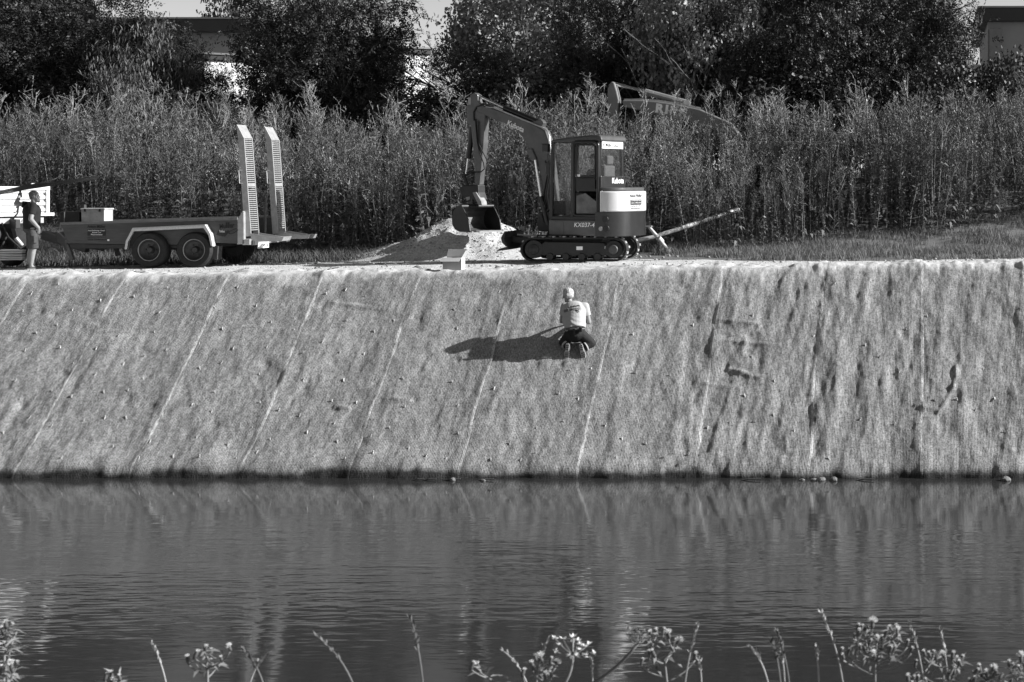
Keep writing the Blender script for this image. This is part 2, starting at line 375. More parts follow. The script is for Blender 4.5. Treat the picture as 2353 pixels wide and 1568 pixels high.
def bank_surface(X, s):
    i = np.clip(s + S0, 0, sf[-1]); Y = np.interp(i, sf, pf[:, 0]); zp = np.interp(i, sf, pf[:, 1])
    return Y, ZW + (zp - ZW) * (zroad(X) - ZW) / (0 - ZW)
MAT_LABELS = ['jute mat strip lying beyond the left end of the bank', 'jute mat strip at the far left edge below the truck',
    'jute mat strip with many pegs below the trailer drawbar', 'jute mat strip with many pegs directly below the trailer axles', 'jute mat strip running down from the trailer ramps',
    'jute mat strip with a crosswise crease, left of the cardboard box', 'jute mat strip crossed by the long shadow, below the cardboard box', 'jute mat strip that the kneeling worker kneels on',
    'smooth jute mat strip just right of the kneeling worker', 'jute mat strip with several crosswise folds on its left edge', 'wrinkled jute mat strip below the grassy verge',
    'jute mat strip with one curved fold, near the right edge', 'jute mat strip cut off by the right edge of the picture']
for k in range(13):
    x0, x1 = SEAM_X[k], SEAM_X[k + 1]; ov = 0.10
    us = np.linspace(0, x1 - x0 + ov, 84); tops = np.arange(-0.78, 5.15, 0.03)
    U, S = np.meshgrid(us, tops)
    S = S + np.where(S < -0.3, (-0.3 - S) * (0.9 * fbm(U * 1.3 + k * 9, U * 0, 3, 77) + 0.15), 0)
    X = x0 + U + 0.075 * fbm(S * .8 + k * 5.1, S * 0, 3, 81) * np.interp(U, [0, .25, x1 - x0 - .2, x1 - x0 + ov], [0.6, 0, 0, 1])
    Y, Z = bank_surface(X, S)
    wd = x1 - x0 + ov
    d = mat_disp(X, Y, S) + (0.004 * vnoise(U * 26, S * 14, 91) + 0.006 * vnoise(U * 12, S * 11, 93)) * np.clip((4.75 - S) / .3, .1, 1)
    hem = np.exp(-((wd - U) / 0.035) ** 2)                    # right edge laps over the next strip
    d = d + 0.020 * np.clip((U - (wd - 0.45)) / 0.42, 0, 1) ** 1.5 + hem * (0.085 if k == 8 else 0.035) * np.maximum(0, fbm(S * 1.3, S * 0 + k, 3, 95) - .02)
    n_y, n_z = -0.66, 0.75
    flat = np.clip((0.1 - S) / 0.25, 0, 1)
    P = np.stack([X, Y + d * n_y * (1 - flat), Z + d * (n_z + .25 * flat)], -1)
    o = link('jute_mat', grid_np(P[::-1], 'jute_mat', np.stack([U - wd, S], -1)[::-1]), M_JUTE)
    tag(o, MAT_LABELS[k], 'jute mat', 'jute mats laid side by side down the bank')

def bank_at(u, v):
    """a point on the mats (with their wrinkles) near the survey position"""
    p = on_bank(u, v); sgrid = np.linspace(0.1, 4.6, 400); Y, Z = bank_surface(np.full(400, p.x), sgrid)
    i = int(np.argmin(np.abs(Y - p.y))); d = float(mat_disp(np.array([p.x]), np.array([Y[i]]), np.array([sgrid[i]]))[0])
    return Vector((p.x, Y[i] - .66 * d, Z[i] + .75 * d))

# ------------------------------------------------------------------ buildings behind the trees
m_wallg = mat('grey_render', 0.30, 0.9, 0.12, 0.6, bump=0.2)
m_wallw = mat('white_render', 0.80, 0.85, 0.08, 0.5, bump=0.2)
m_roofd = mat('dark_fascia', 0.03, 0.6, 0.3, 1.0)
m_pane = mat('dark_pane', 0.02, 0.08, 0.2, 1.0, spec=0.8)
def building(name, label, u0, u1, vtop, Y, depth, wm, fasc=0.9, over=0.7, rz=0.0, wins=()):
    """flat roofed block: wall, roof with deep fascia, windows with frames"""
    p0 = at(u0, vtop, Y); p1 = at(u1, vtop, Y); W = p1.x - p0.x; base = 1.7; Hh = p0.z - base
    o = thing(name, label, 'building', ((p0.x + p1.x) / 2, Y, base), rz)
    MB().box((0, depth / 2, (Hh - fasc) / 2 - .3), (W - 2 * over, depth, Hh - fasc + .6)).build('wall', wm, o)
    rf = MB().box((0, depth / 2, Hh - fasc / 2), (W, depth + 2 * over, fasc)).build('roof', m_roofd, o, bevel=0.03)
    MB().box((0, depth / 2, Hh + .04), (W + .12, depth + 2 * over + .12, .08)).build('roof_edge', mat('zinc_edge', 0.25, 0.4, 0.1, metal=0.5), rf)
    for x, z, ww, wh in wins:
        a = MB().box((x, -0.02, z), (ww, 0.1, wh)).build('window', mat('window_frame', 0.6, 0.5, 0.1), o)
        MB().box((x, -0.075, z), (ww - .16, 0.02, wh - .16)).build('pane', m_pane, a)
    return o
building('hall_building', 'long grey hall with dark flat roof behind the left trees', -500, 600, 47, 78, 16, m_wallg, 0.62, 0.8, 0, [(x, 3.6, 2.2, 1.3) for x in np.arange(-20, 21, 4.2)])
building('white_annex', 'low white annex showing between the trunks left of centre', 470, 612, 128, 68, 6, m_wallw, 0.25, 0.1, R(38), [(1.0, 1.8, 1.0, 1.2)])
building('white_shed', 'small bright white shed glimpsed behind the central gap in the trees', 925, 990, 112, 70, 3.5, m_wallw, 0.25, 0.1, R(40), [(0.4, 2.0, .9, 1.0)])
building('white_garage', 'low white garage half hidden behind weeds at far left', -60, 60, 215, 66, 5, m_wallw, 0.2, 0.1, R(35), [])
o = building('apartment_block', 'flat roofed block with deep dark overhang at the right edge', 2248, 2640, 20, 74, 14, m_wallg, 0.62, 0.45, 0.0, [(3.2, 4.0, 1.6, 1.8)])
MB().box((-3.75, 1.2, 5.3), (1.1, 2.2, .5)).build('balcony', mat('balcony_concrete', .42, .9, .15), o, bevel=.02)
MB().box((-3.2, -0.1, 3.6), (.62, .3, 7.2)).build('wall_bay', mat('darker_render', .22, .9, .15), o, bevel=.02)  # left bay in a darker grey render than the main wall
# ================================================================== MACHINES
m_paint = mat('machine_paint', 0.085, 0.42, 0.32, 4, coat=0.25, bump=0.05)
m_black = mat('black_paint', 0.007, 0.35, 0.3, 5, coat=0.2)
m_dark = mat('dark_steel', 0.014, 0.5, 0.4, 9, bump=0.15)
m_cw = mat('counterweight_paint', 0.025, 0.28, 0.25, 5, coat=0.5)
m_cover = mat('light_cover_paint', 0.62, 0.35, 0.06, 4, coat=0.3)
m_rub = mat('rubber', 0.016, 0.8, 0.5, 14, bump=0.3)
m_mud = mat('dusty_lug', 0.30, 0.95, 0.5, 20, bump=0.4)
m_chrome = mat('chrome_rod', 0.75, 0.15, 0.05, 4, metal=1.0)
m_pipe = mat('steel_pipe', 0.45, 0.3, 0.15, 9, metal=0.7)
m_white = mat('white_print', 0.92, 0.6, 0.05)
m_ink = mat('dark_print', 0.015, 0.6, 0.1)
m_galv = mat('galvanised_steel', 0.42, 0.45, 0.22, 9, metal=0.35, bump=0.05)
m_trail = mat('trailer_paint', 0.07, 0.45, 0.28, 3.0, bump=0.08, streak=(1, 1, 6))
m_tdark = mat('trailer_dark', 0.03, 0.6, 0.35, 5)
m_alu = mat('tread_plate', 0.62, 0.4, 0.15, 30, metal=0.4, bump=0.6, bscale=90)
m_rim = mat('wheel_rim', 0.035, 0.5, 0.35, 9)
m_seat = mat('seat_fabric', 0.10, 0.9, 0.15, 12)
def glass_mat():
    m = bpy.data.materials.new('cab_glass'); m.use_nodes = True; t = m.node_tree; n = t.nodes; L = t.links
    n.remove(n['Principled BSDF'])
    tr = n.new('ShaderNodeBsdfTransparent'); tr.inputs[0].default_value = (.94, .94, .94, 1)
    gl = n.new('ShaderNodeBsdfGlossy'); gl.inputs['Roughness'].default_value = .05
    df = n.new('ShaderNodeBsdfDiffuse'); df.inputs[0].default_value = (.4, .4, .4, 1)
    nz = n.new('ShaderNodeTexNoise'); nz.inputs['Scale'].default_value = 3; nz.inputs['Detail'].default_value = 4
    mr = n.new('ShaderNodeMapRange'); mr.inputs['From Min'].default_value = .35; mr.inputs['From Max'].default_value = .75; mr.inputs['To Min'].default_value = .02; mr.inputs['To Max'].default_value = .03
    L.new(nz.outputs[0], mr.inputs[0])
    m0 = n.new('ShaderNodeMixShader'); L.new(mr.outputs[0], m0.inputs[0]); L.new(tr.outputs[0], m0.inputs[1]); L.new(df.outputs[0], m0.inputs[2])
    lw = n.new('ShaderNodeLayerWeight'); lw.inputs[0].default_value = .5
    pw = n.new('ShaderNodeMath'); pw.operation = 'POWER'; pw.inputs[1].default_value = 4.0; L.new(lw.outputs['Facing'], pw.inputs[0])
    fr = n.new('ShaderNodeMath'); fr.operation = 'MULTIPLY_ADD'; fr.inputs[1].default_value = .7; fr.inputs[2].default_value = .025; L.new(pw.outputs[0], fr.inputs[0])
    m1 = n.new('ShaderNodeMixShader'); L.new(fr.outputs[0], m1.inputs[0]); L.new(m0.outputs[0], m1.inputs[1]); L.new(gl.outputs[0], m1.inputs[2])
    L.new(m1.outputs[0], n['Material Output'].inputs[0]); return m
m_glass = glass_mat()

# ------------------------------------------------------------------ compact excavator
EX0 = Vector((-7.63, 33.75, float(zroad(-7.63)) + 0.015))
ex = thing('compact_excavator', 'compact tracked excavator with glazed cab dipping its bucket to the gravel heap', 'excavator', EX0)
def stadium(xl, xr, zb, zt, rl=None, n=10):
    r = (zt - zb) / 2; zc = (zb + zt) / 2; rr = r * .98
    pts = [(xl + r - r * math.sin(math.pi * i / n), zc + r * math.cos(math.pi * i / n)) for i in range(n + 1)]
    pts += [(xr - r + r * math.sin(math.pi * i / n), zc - r * math.cos(math.pi * i / n)) for i in range(n + 1)]
    return pts
for yc in (-0.6, 0.6):
    out = stadium(-1.12, 1.12, 0.02, 0.53); inn = stadium(-1.08, 1.08, 0.06, 0.49); n_ = len(out)
    mb = MB(); vs = [(a, yc + s * .15, b) for s in (-1, 1) for a, b in out] + [(a, yc + s * .15, b) for s in (-1, 1) for a, b in inn]
    fs = []
    for i in range(n_):
        j = (i + 1) % n_
        fs += [(i, j, n_ + j, n_ + i), (2 * n_ + i, 3 * n_ + i, 3 * n_ + j, 2 * n_ + j), (i, 2 * n_ + i, 2 * n_ + j, j), (n_ + i, n_ + j, 3 * n_ + j, 3 * n_ + i)]
    mb.add(vs, fs); belt = mb.build('track_belt', m_rub, ex)
    # lugs around the belt
    per = []; 
    for i in range(n_):
        a = Vector((out[i][0], 0, out[i][1])); b = Vector((out[(i + 1) % n_][0], 0, out[(i + 1) % n_][1])); per.append((a, b, (b - a).length))
    tot = sum(p[2] for p in per); N = 46
    lug = MB()
    for q in range(N):
        d = tot * q / N
        for a, b, l in per:
            if d <= l: break
            d -= l
        p = a + (b - a) * (d / l); tdir = (b - a).normalized(); nn = Vector((tdir.z, 0, -tdir.x)); cc = Vector((0, 0, .275))
        if nn.dot(p - Vector((p.x * .8, 0, .275))) < 0: nn = -nn
        side = .075 if q % 2 else -.075
        if p.z < .06: continue
        lug.bar(p + Vector((0, yc + side - .075, 0)) + nn * .008, p + Vector((0, yc + side + .075, 0)) + nn * .008, .05, .034, up=nn)
    lug.build('track_lug', m_mud, belt, bevel=.006)
    fr = MB().prism([(-.72, .14), (.72, .14), (.80, .26), (.62, .42), (-.62, .44), (-.80, .30)], yc - .11, yc + .11).build('track_frame', m_dark, ex, bevel=.02)
    for x, r in ((-.84, .19), (.84, .18)):
        s = yc - .155
        w_ = MB().lathe([(.05, -.005), (.06, .0), (r * .55, .01), (r * .6, .03), (r, .035), (r, .27), (.05, .28)], (x, s, .275), (0, 1, 0), 28).build('idler_wheel' if x < 0 else 'drive_sprocket', m_dark, ex, smooth='auto')
        if x > 0:
            MB().lathe([(.02, -.03), (.085, -.028), (.1, -.012), (.1, .02)], (x, s, .275), (0, 1, 0), 20).build('hub', mat('hub_paint', .06, .5, .3), w_, smooth='auto')
    for x in (-.5, -.17, .17, .5):
        MB().lathe([(.03, -.14), (.07, -.14), (.085, -.1), (.085, .1), (.07, .14)], (x, yc, .12), (0, 1, 0), 18).build('track_roller', m_dark, ex, smooth='auto')
    if yc < 0:
        MB().box((.12, yc - .113, .30), (.13, .006, .075)).build('decal', m_white, ex)
        MB().box((.67, yc - .113, .31), (.035, .006, .05)).build('decal', m_white, ex)
MB().box((0, 0, .44), (1.1, .95, .2)).build('undercarriage', m_dark, ex, bevel=.03)
# dozer blade on two arms
bl = MB()
prof = [(-1.42, .34), (-1.50, .42), (-1.52, .52), (-1.46, .64), (-1.42, .66), (-1.45, .52), (-1.43, .43), (-1.37, .33)]
bl.prism(prof, -.78, .78); blade = bl.build('dozer_blade', m_dark, ex, bevel=.01)
MB().prism([(-1.53, .30), (-1.62, .24), (-1.36, .27), (-1.37, .34)], -.785, .785).build('cutting_edge', m_dark, blade)
MB().prism([(-1.47, .62), (-1.40, .62), (-1.36, .72), (-1.44, .73)], .5, .6).build('blade_lug', m_mud, blade)
for y in (-.32, .32):
    MB().bar((-1.40, y, .47), (-.5, y, .40), .10, .13).build('blade_arm', m_dark, ex, bevel=.015)
MB().tube([(-1.38, 0, .55), (-.95, 0, .52)], .03).build('blade_cylinder_rod', m_chrome, ex)
MB().tube([(-.95, 0, .52), (-.45, 0, .48)], .05).build('blade_cylinder', m_dark, ex)
# ---- upper house, slewed
TH = R(20); AX, AY = 0.35, 0.0
HO = Vector((EX0.x + AX, EX0.y + AY, EX0.z))
def hp(u, v, yp):
    """survey position -> (x', z) in the vertical plane y'=yp of the slewed house"""
    k = (u * K - HX) / F; c, s = math.cos(TH), math.sin(TH)
    x = (k * (HO.y + yp * c) - HO.x - yp * s) / (c + k * s)
    Y = HO.y - x * s + yp * c
    return (x, CAMZ - (v * K - HY) / F * Y - HO.z)
def hpc(x, y, yp): return hp(x * .3174 + 976.6, y * .3174 + 172.3, yp)      # from the close-up survey
HK = dict(rot=-TH, loc=(AX, AY, 0))
def hb(mb, name, m, parent=None, bevel=0.0, smooth=False):
    if parent is None: return mb.build(name, m, ex, bevel, smooth, -TH, (AX, AY, 0))
    return mb.build(name, m, parent, bevel, smooth)
hb(MB().lathe([(.38, .50), (.42, .51), (.42, .57), (.36, .58)], (0, 0, 0), (0, 0, 1), 32), 'slew_ring', m_dark, smooth='auto')
def plan(x0, x1, hw, r, n=14):
    """rounded tail outline, front at x0, tail at x1"""
    pts = [(x0, -hw)]
    for i in range(n + 1):
        a = math.pi / 2 * i / n; pts.append((x1 - r + r * math.sin(a), -hw + r - r * math.cos(a)))
    for i in range(n + 1):
        a = math.pi / 2 * i / n; pts.append((x1 - r + r * math.cos(a), hw - r + r * math.sin(a)))
    return pts + [(x0, hw)]
hb(MB().prism([(-.74, -.745), (.44, -.745), (.44, .745), (-.74, .745)], .56, .895, 'z'), 'side_skirt', m_paint, bevel=.025)
hb(MB().box((-.48, -.748, .73), (.24, .012, .24)), 'access_hatch', m_paint, bevel=.004)
cw = hb(MB().prism(plan(.447, .97, .765, .55), .55, 1.06, 'z'), 'counterweight', m_cw, bevel=.04, smooth='auto')
for x, z in ((.66, .91), (.68, .72)):
    hb(MB().lathe([(.05, -.01), (.068, -.012), (.068, .02)], (x, -.755, z), (0, 1, 0), 16), 'lifting_hole', m_black)
hb(MB().lathe([(.01, -.012), (.045, -.008), (.045, .01)], (.55, -.76, .715), (0, 1, 0), 16), 'reflector', mat('reflector', .35, .2, .1))
ec = hb(MB().prism(plan(.52, .94, .73, .42), 1.065, 1.50, 'z'), 'engine_cover', m_cover, bevel=.07, smooth='auto')
hb(MB().prism(plan(.50, .90, .70, .40), 1.50, 1.58, 'z'), 'cover_cap', m_paint, bevel=.03, smooth='auto')
hb(MB().prism([(.45, -.70), (.56, -.72), (.56, .0), (.45, .0)], .9, 1.52, 'z'), 'side_cover', m_cover, bevel=.02)
hb(MB().box((.50, -.30, .925), (.16, .8, .05)), 'vent_grille', m_black)
# cab: pillars, sills, roof, door, panes
CY0, CY1, CX0, CX1 = -.73, .26, -.72, .52
hb(MB().box(((CX0 + CX1) / 2, (CY0 + CY1) / 2, .935), (CX1 - CX0, CY1 - CY0, .075)), 'cab_floor', m_black, bevel=.01)
for (xa, ya, xb, yb) in ((CX0 + .03, CY0 + .03, CX0 + .06, CY0 + .05), (CX0 + .03, CY1 - .03, CX0 + .06, CY1 - .05), (CX1 - .03, CY0 + .03, CX1 - .07, CY0 + .05), (CX1 - .03, CY1 - .03, CX1 - .07, CY1 - .05)):
    hb(MB().bar((xa, ya, .95), (xb, yb, 2.56), .07, .075, up=(1, 0, 0)), 'cab_pillar', m_black, bevel=.012)
hb(MB().bar((-.17, CY0 + .03, .95), (-.17, CY0 + .045, 2.56), .06, .07, up=(1, 0, 0)), 'door_pillar', m_black, bevel=.012)
roof = MB().prism([(-.72, 2.53), (-.66, 2.60), (-.2, 2.65), (.3, 2.69), (.50, 2.685), (.55, 2.62), (.55, 2.55)], CY0 - .005, CY1 + .005)
hb(roof, 'cab_roof', mat('roof_paint', .07, .4, .2), bevel=.035)
hb(MB().box((CX1 - .005, (CY0 + CY1) / 2, 1.70), (.05, CY1 - CY0 - .02, .24)), 'rear_panel', m_cw, bevel=.012)
hb(MB().box((CX1 - .01, (CY0 + CY1) / 2, 1.27), (.05, CY1 - CY0 - .02, .6)), 'rear_wall', m_black)
hb(MB().box((CX1 - .02, (CY0 + CY1) / 2, 2.185), (.012, CY1 - CY0 - .13, .72)), 'rear_pane', m_glass)
hb(MB().box((CX1 - .008, -.235, 2.475), (.008, CY1 - CY0 - .16, .14)), 'name_board', m_white)
hb(MB().box((CX0 + .03, (CY0 + CY1) / 2, 1.9), (.012, CY1 - CY0 - .14, 1.2)), 'front_pane', m_glass)
hb(MB().box((CX0 + .03, (CY0 + CY1) / 2, 1.14), (.03, CY1 - CY0 - .14, .30)), 'front_sill', m_black)
hb(MB().box((-.44, CY0 + .025, 1.76), (.46, .010, 1.50)), 'side_pane', m_glass)
hb(MB().box((-.1, CY1 - .025, 1.9), (1.1, .010, 1.25)), 'side_pane', m_glass)
hb(MB().box((-.1, CY1 - .03, 1.12), (1.1, .03, .32)), 'side_wall', m_black)
# door as a bent tube frame with upper and lower panes
def rframe(x0, x1, z0, z1, y, r, t):
    p = []
    for cx, cz, a0 in ((x1 - r, z1 - r, 0), (x0 + r, z1 - r, 90), (x0 + r, z0 + r, 180), (x1 - r, z0 + r, 270)):
        for i in range(5):
            a = R(a0 + 22.5 * i); p.append((cx + r * math.cos(a), y, cz + r * math.sin(a)))
    return MB().tube(p + [p[0]], t, 8, cap=False)
door = hb(MB().prism([(-.13, 1.50), (.46, 1.50), (.46, 1.84), (-.13, 1.84)], CY0 + .01, CY0 + .04), 'door', m_black, bevel=.01)
hb(rframe(-.13, .46, .99, 2.54, CY0 + .005, .08, .035), 'door_frame', m_black, door, smooth=True)
hb(rframe(-.05, .40, 1.78, 2.48, CY0 + .0, .06, .02), 'window_frame', m_black, door, smooth=True)
hb(MB().box((.17, CY0 + .02, 2.12), (.52, .01, .68)), 'door_pane', m_glass, door)
hb(MB().prism([(-.07, 1.03), (.42, 1.03), (.42, 1.28), (.15, 1.46), (-.07, 1.40)], CY0 + .012, CY0 + .022), 'lower_pane', mat('dusty_pane', .14, .35, .5, 4), door)
hb(MB().box((-.02, CY0 - .008, 1.83), (.1, .006, .05)), 'door_decal', m_white, door)
hb(MB().bar((.40, CY0 - .02, 1.55), (.40, CY0 - .02, 1.75), .025, .025, up=(1, 0, 0)), 'handle', m_black, door)
hb(MB().box((-.80, CY0 - .02, 2.42), (.16, .10, .18)), 'work_light', m_black, bevel=.02)
mir = hb(MB().tube([(-.66, CY0 - .02, 2.30), (-.68, CY0 - .14, 2.28), (-.66, CY0 - .15, 2.05)], .012), 'mirror_arm', m_black)
hb(MB().box((-.66, CY0 - .16, 1.98), (.10, .03, .26)), 'mirror', m_black, mir, bevel=.012)
hb(MB().box((.22, -.24, 1.28), (.42, .46, .14)).box((.40, -.24, 1.68), (.12, .44, .75)), 'seat', m_seat, bevel=.05)
hb(MB().box((.43, -.24, 2.16), (.09, .26, .20)), 'headrest', m_seat, bevel=.04)
hb(MB().box((-.1, -.62, 1.24), (.3, .1, .45)), 'console', mat('console_plastic', .09, .6, .2), bevel=.03)
hb(MB().tube([(-.1, -.60, 1.45), (-.16, -.58, 1.62)], [.018, .028]), 'joystick', m_black)
# boom, arm, cylinders in the plane y'=BP
BP = .10
def bprism(pts, half, name, m, off=0.0, parent=None, bevel=.02):
    return hb(MB().prism([hpc(x, y, BP) for x, y in pts], BP - half + off, BP + half + off), name, m, parent, bevel)
boom = bprism([(395, 228), (440, 222), (500, 240), (700, 312), (835, 372), (885, 402), (908, 470), (920, 560), (940, 700), (958, 900), (960, 1060), (900, 1070), (884, 960), (866, 780), (838, 660), (800, 600), (765, 530), (738, 465), (690, 412), (600, 352), (455, 295), (400, 268)], .11, 'boom', m_paint)
bprism([(780, 340), (850, 320), (872, 345), (850, 395), (790, 370)], .07, 'boom_lug', m_paint, parent=boom)
bprism([(750, 540), (800, 530), (835, 610), (800, 620)], .15, 'cylinder_lug', m_paint, parent=boom)
arm = bprism([(345, 142), (372, 128), (398, 145), (400, 188), (425, 222), (450, 250), (452, 300), (440, 500), (412, 790), (400, 812), (372, 806), (376, 700), (362, 520), (348, 372), (316, 350), (318, 250), (326, 185)], .085, 'arm', m_paint)
arm.data.materials.append(m_paint)
hb(MB().box((*[hpc(340, 190, BP)[0]], BP - .088, hpc(340, 190, BP)[1]), (.07, .006, .16)), 'decal', mat('grey_decal', .4), arm)
def bt(pts, r, name, m, y=0.0, n=10, parent=None):
    q = [hpc(x, z, BP + y) for x, z in pts]
    return hb(MB().tube([(a, BP + y, b) for a, b in q], r, n), name, m, parent, smooth='auto')
bt([(575, 238), (820, 340)], .062, 'arm_cylinder', m_black); bt([(378, 146), (575, 238)], .03, 'arm_cylinder_rod', m_chrome)
bt([(335, 372), (330, 480), (314, 605)], .062, 'bucket_cylinder', m_black, -.02); bt([(314, 605), (300, 715)], .028, 'bucket_cylinder_rod', m_chrome, -.02)
for y in (-.13, .13):
    bt([(800, 615), (840, 880)], .035, 'boom_cylinder_rod', m_chrome, y); bt([(840, 880), (895, 1090)], .065, 'boom_cylinder', m_black, y)
for i, y in enumerate((-.09, -.05, .04, .09)):
    bt([(440, 230 - i * 4), (500, 238 - i * 3), (840, 378 - i * 3), (880, 398 - i * 4), (900, 440 - i * 2), (912, 560)], .013, 'hydraulic_pipe', m_pipe, y - .03 * (i < 2))
for i in range(3):
    bt([(355, 330 - i * 14), (352, 270 - i * 5), (375, 232 - i * 8), (430, 214 - i * 4), (500, 234 - i * 3)], .016, 'hydraulic_hose', m_rub, -.10 + i * .03)
bt([(365, 320), (378, 480), (395, 560), (425, 640), (430, 680), (405, 702), (300, 705)], .014, 'hydraulic_hose', m_rub, -.10)
bt([(385, 330), (390, 500), (440, 600), (462, 650), (440, 720)], .012, 'hydraulic_hose', m_rub, -.11)
for x in (872, 890):
    bt([(x, 620), (x + 15, 720), (x - 10, 860), (x + 5, 960), (x - 25, 1010), (x - 8, 1070)], .018, 'hydraulic_hose', m_rub, -.16)
bprism([(855, 990), (965, 985), (975, 1130), (850, 1130), (838, 1060)], .16, 'swing_bracket', m_dark)
bt([(272, 732), (330, 705), (385, 735)], [.05, .04, .05], 'bucket_link', m_dark)
bt([(285, 735), (320, 835)], .04, 'bucket_link', m_dark, -.08); bt([(285, 735), (320, 835)], .04, 'bucket_link', m_dark, .08)
bprism([(270, 820), (300, 800), (410, 795), (412, 850), (430, 905), (350, 915), (310, 890), (285, 860)], .13, 'tilt_coupler', m_dark)
bprism([(372, 850), (400, 845), (440, 915), (445, 945), (415, 940)], .10, 'coupler_hook', mat('worn_steel', .28, .45, .3, 9), -.06)
bprism([(318, 885), (350, 876), (355, 900), (325, 912)], .14, 'coupler_plate', mat('worn_steel', .28))
# bucket, turned by the coupler so that its mouth looks to the tracks
cx, cz = hpc(372, 950, BP); cc, ss = math.cos(TH), math.sin(TH)
BK = Vector((AX + cx * cc + BP * ss, -cx * ss + BP * cc, cz))
def bucket():
    prof = [(.02, .03), (-.12, .0), (-.24, -.10), (-.31, -.24), (-.30, -.40), (-.20, -.51), (-.02, -.56), (.36, -.56)]
    inn = [(.36, -.535), (-.01, -.53), (-.18, -.485), (-.27, -.39), (-.28, -.24), (-.215, -.12), (-.10, -.03), (.02, .0)]
    MBs = MB().prism(prof + inn, -.40, .40)
    ang = -R(38)
    sh = MBs.build('bucket', mat('bucket_steel', .11, .45, .5, 6, metal=.3, bump=.2), ex, .006, False, ang, BK)
    for y in (-.41, .41):
        MB().prism(prof + [(.30, -.30), (.12, -.06)], y - .013, y + .013).build('side_plate', m_dark, sh, bevel=.004)
    MB().tube([(.02, -.42, .0), (.02, .42, .0)], .045, 12).build('top_tube', m_dark, sh, smooth='auto')
    for y in (-.12, .12):
        MB().prism([(-.16, .0), (.06, .02), (.04, .17), (-.08, .19)], y - .02, y + .02).build('ear', m_dark, sh, bevel=.005)
    MB().box((.37, 0, -.555), (.10, .84, .022)).build('cutting_edge', mat('worn_steel', .28), sh)
bucket()
# print on the machine
def hl(s, m, x0, y, z0, w_, h_, rear=False, tilt=0.0, **kw):
    q = Matrix.Rotation(-TH, 3, 'Z') @ (Matrix.Rotation(R(90), 3, 'Z') if rear else Matrix.Identity(3)) @ FRONT @ Matrix.Rotation(tilt, 3, 'Z')
    p = Vector((AX + x0 * cc + y * ss, AY - x0 * ss + y * cc, z0))
    return lettering(s, m, ex, p, q, w_, h_, **kw)
hl('KX037-4', m_white, -.10, -.752, .745, .50, .095, bold=.012, shear=.15)
a0 = hpc(592, 352, BP - .115); a1 = hpc(706, 405, BP - .115)
hl('Kubota', m_white, a0[0], BP - .115, a0[1] - .03, .46, .12, tilt=math.atan2(a1[1] - a0[1], a1[0] - a0[0]), bold=.03)
hl('Kubota', m_white, CX1 + .022, -.30, 1.665, .46, .12, rear=True, bold=.02)
hl('A. Müller', m_ink, CX1 - .003, -.64, 2.44, .38, .085, rear=True, bold=.01)
hl('Tiefbau', m_ink, CX1 - .003, -.23, 2.44, .22, .055, rear=True)
RX = .945
hl('Anton Müller', m_ink, RX, -.26, 1.375, .50, .06, rear=True)
hb(MB().box((RX, .0, 1.265), (.008, .44, .11)), 'name_plate', m_ink)
hl('Ausschachtungs- Kanal-', m_white, RX + .004, -.20, 1.285, .40, .026, rear=True); hl('Asphalt- und Pflasterarbeiten', m_white, RX + .004, -.20, 1.235, .40, .026, rear=True)
hl('Tel. 0 26 46 / 2 34', m_ink, RX, -.20, 1.17, .36, .024, rear=True); hl('53426 Schalkenbach', m_ink, RX, -.22, 1.125, .40, .026, rear=True)
hl('Müller', m_ink, .562, -.60, 1.22, .26, .07, rear=True, bold=.02, tilt=.15)
hb(MB().prism([(-.60, 1.10), (-.44, 1.14), (-.40, 1.20), (-.56, 1.17)], .562, .568, 'x'), 'logo_wedge', m_ink)
hb(MB().tube([(.566, -.32, 1.12), (.566, -.22, 1.17), (.566, -.20, 1.20), (.566, -.24, 1.20), (.566, -.34, 1.15), (.566, -.32, 1.12)], .006, 6), 'logo_loop', m_ink)
hb(MB().prism([(-.62, 1.40), (-.52, 1.40), (-.57, 1.48)], .562, .567, 'x'), 'warning_decal', mat('grey_decal', .4))
# ------------------------------------------------------------------ low loader trailer
TY = 33.12
TR0 = at(440, 618, 33.0); TR0.z = float(zroad(TR0.x)) + .01
tr = thing('plant_trailer', 'grey twin axle plant trailer with two raised loading ramps', 'trailer', TR0)
def tp(x, y, Y=TY):
    p = at(x * .3174, y * .3174 + 258.5, Y) - TR0; return (p.x, p.z)
def tq(pts, Y=TY): return [tp(x, y, Y) for x, y in pts]
def ty(Y): return Y - TR0.y
WT = 2.0
sides = [(442, 812), (1722, 775), (1722, 948), (1560, 945), (1490, 960), (490, 948)]
for nm, Ya in (('near', TY), ('far', TY + WT - .05)):
    # both side walls have the same outline as the near one
    w_ = MB().prism(tq(sides), ty(Ya), ty(Ya) + .05).build('side_wall', m_trail, tr, bevel=.006)
    q0 = tp(438, 804); q1 = tp(1724, 768)
    MB().bar((q0[0], ty(Ya) + .01, q0[1]), (q1[0], ty(Ya) + .01, q1[1]), .09, .055).build('top_rail', mat('rail_paint', .15, .5, .3, 6), w_, bevel=.01)
q = tq([(490, 950), (1490, 962), (1480, 985), (500, 985)])
MB().prism(q, ty(TY) + .04, ty(TY) + WT - .04).build('chassis', m_tdark, tr, bevel=.01)
a = tp(460, 830); b_ = tp(1720, 900)
MB().box(((a[0] + b_[0]) / 2, ty(TY) + WT / 2, tp(900, 935)[1]), (b_[0] - a[0], WT - .1, .05)).build('load_bed', mat('bed_timber', .10, .9, .4, 5), tr)
MB().prism(tq([(440, 808), (470, 808), (520, 945), (490, 948)]), ty(TY) + .05, ty(TY) + WT - .05).build('front_wall', m_trail, tr, bevel=.006)
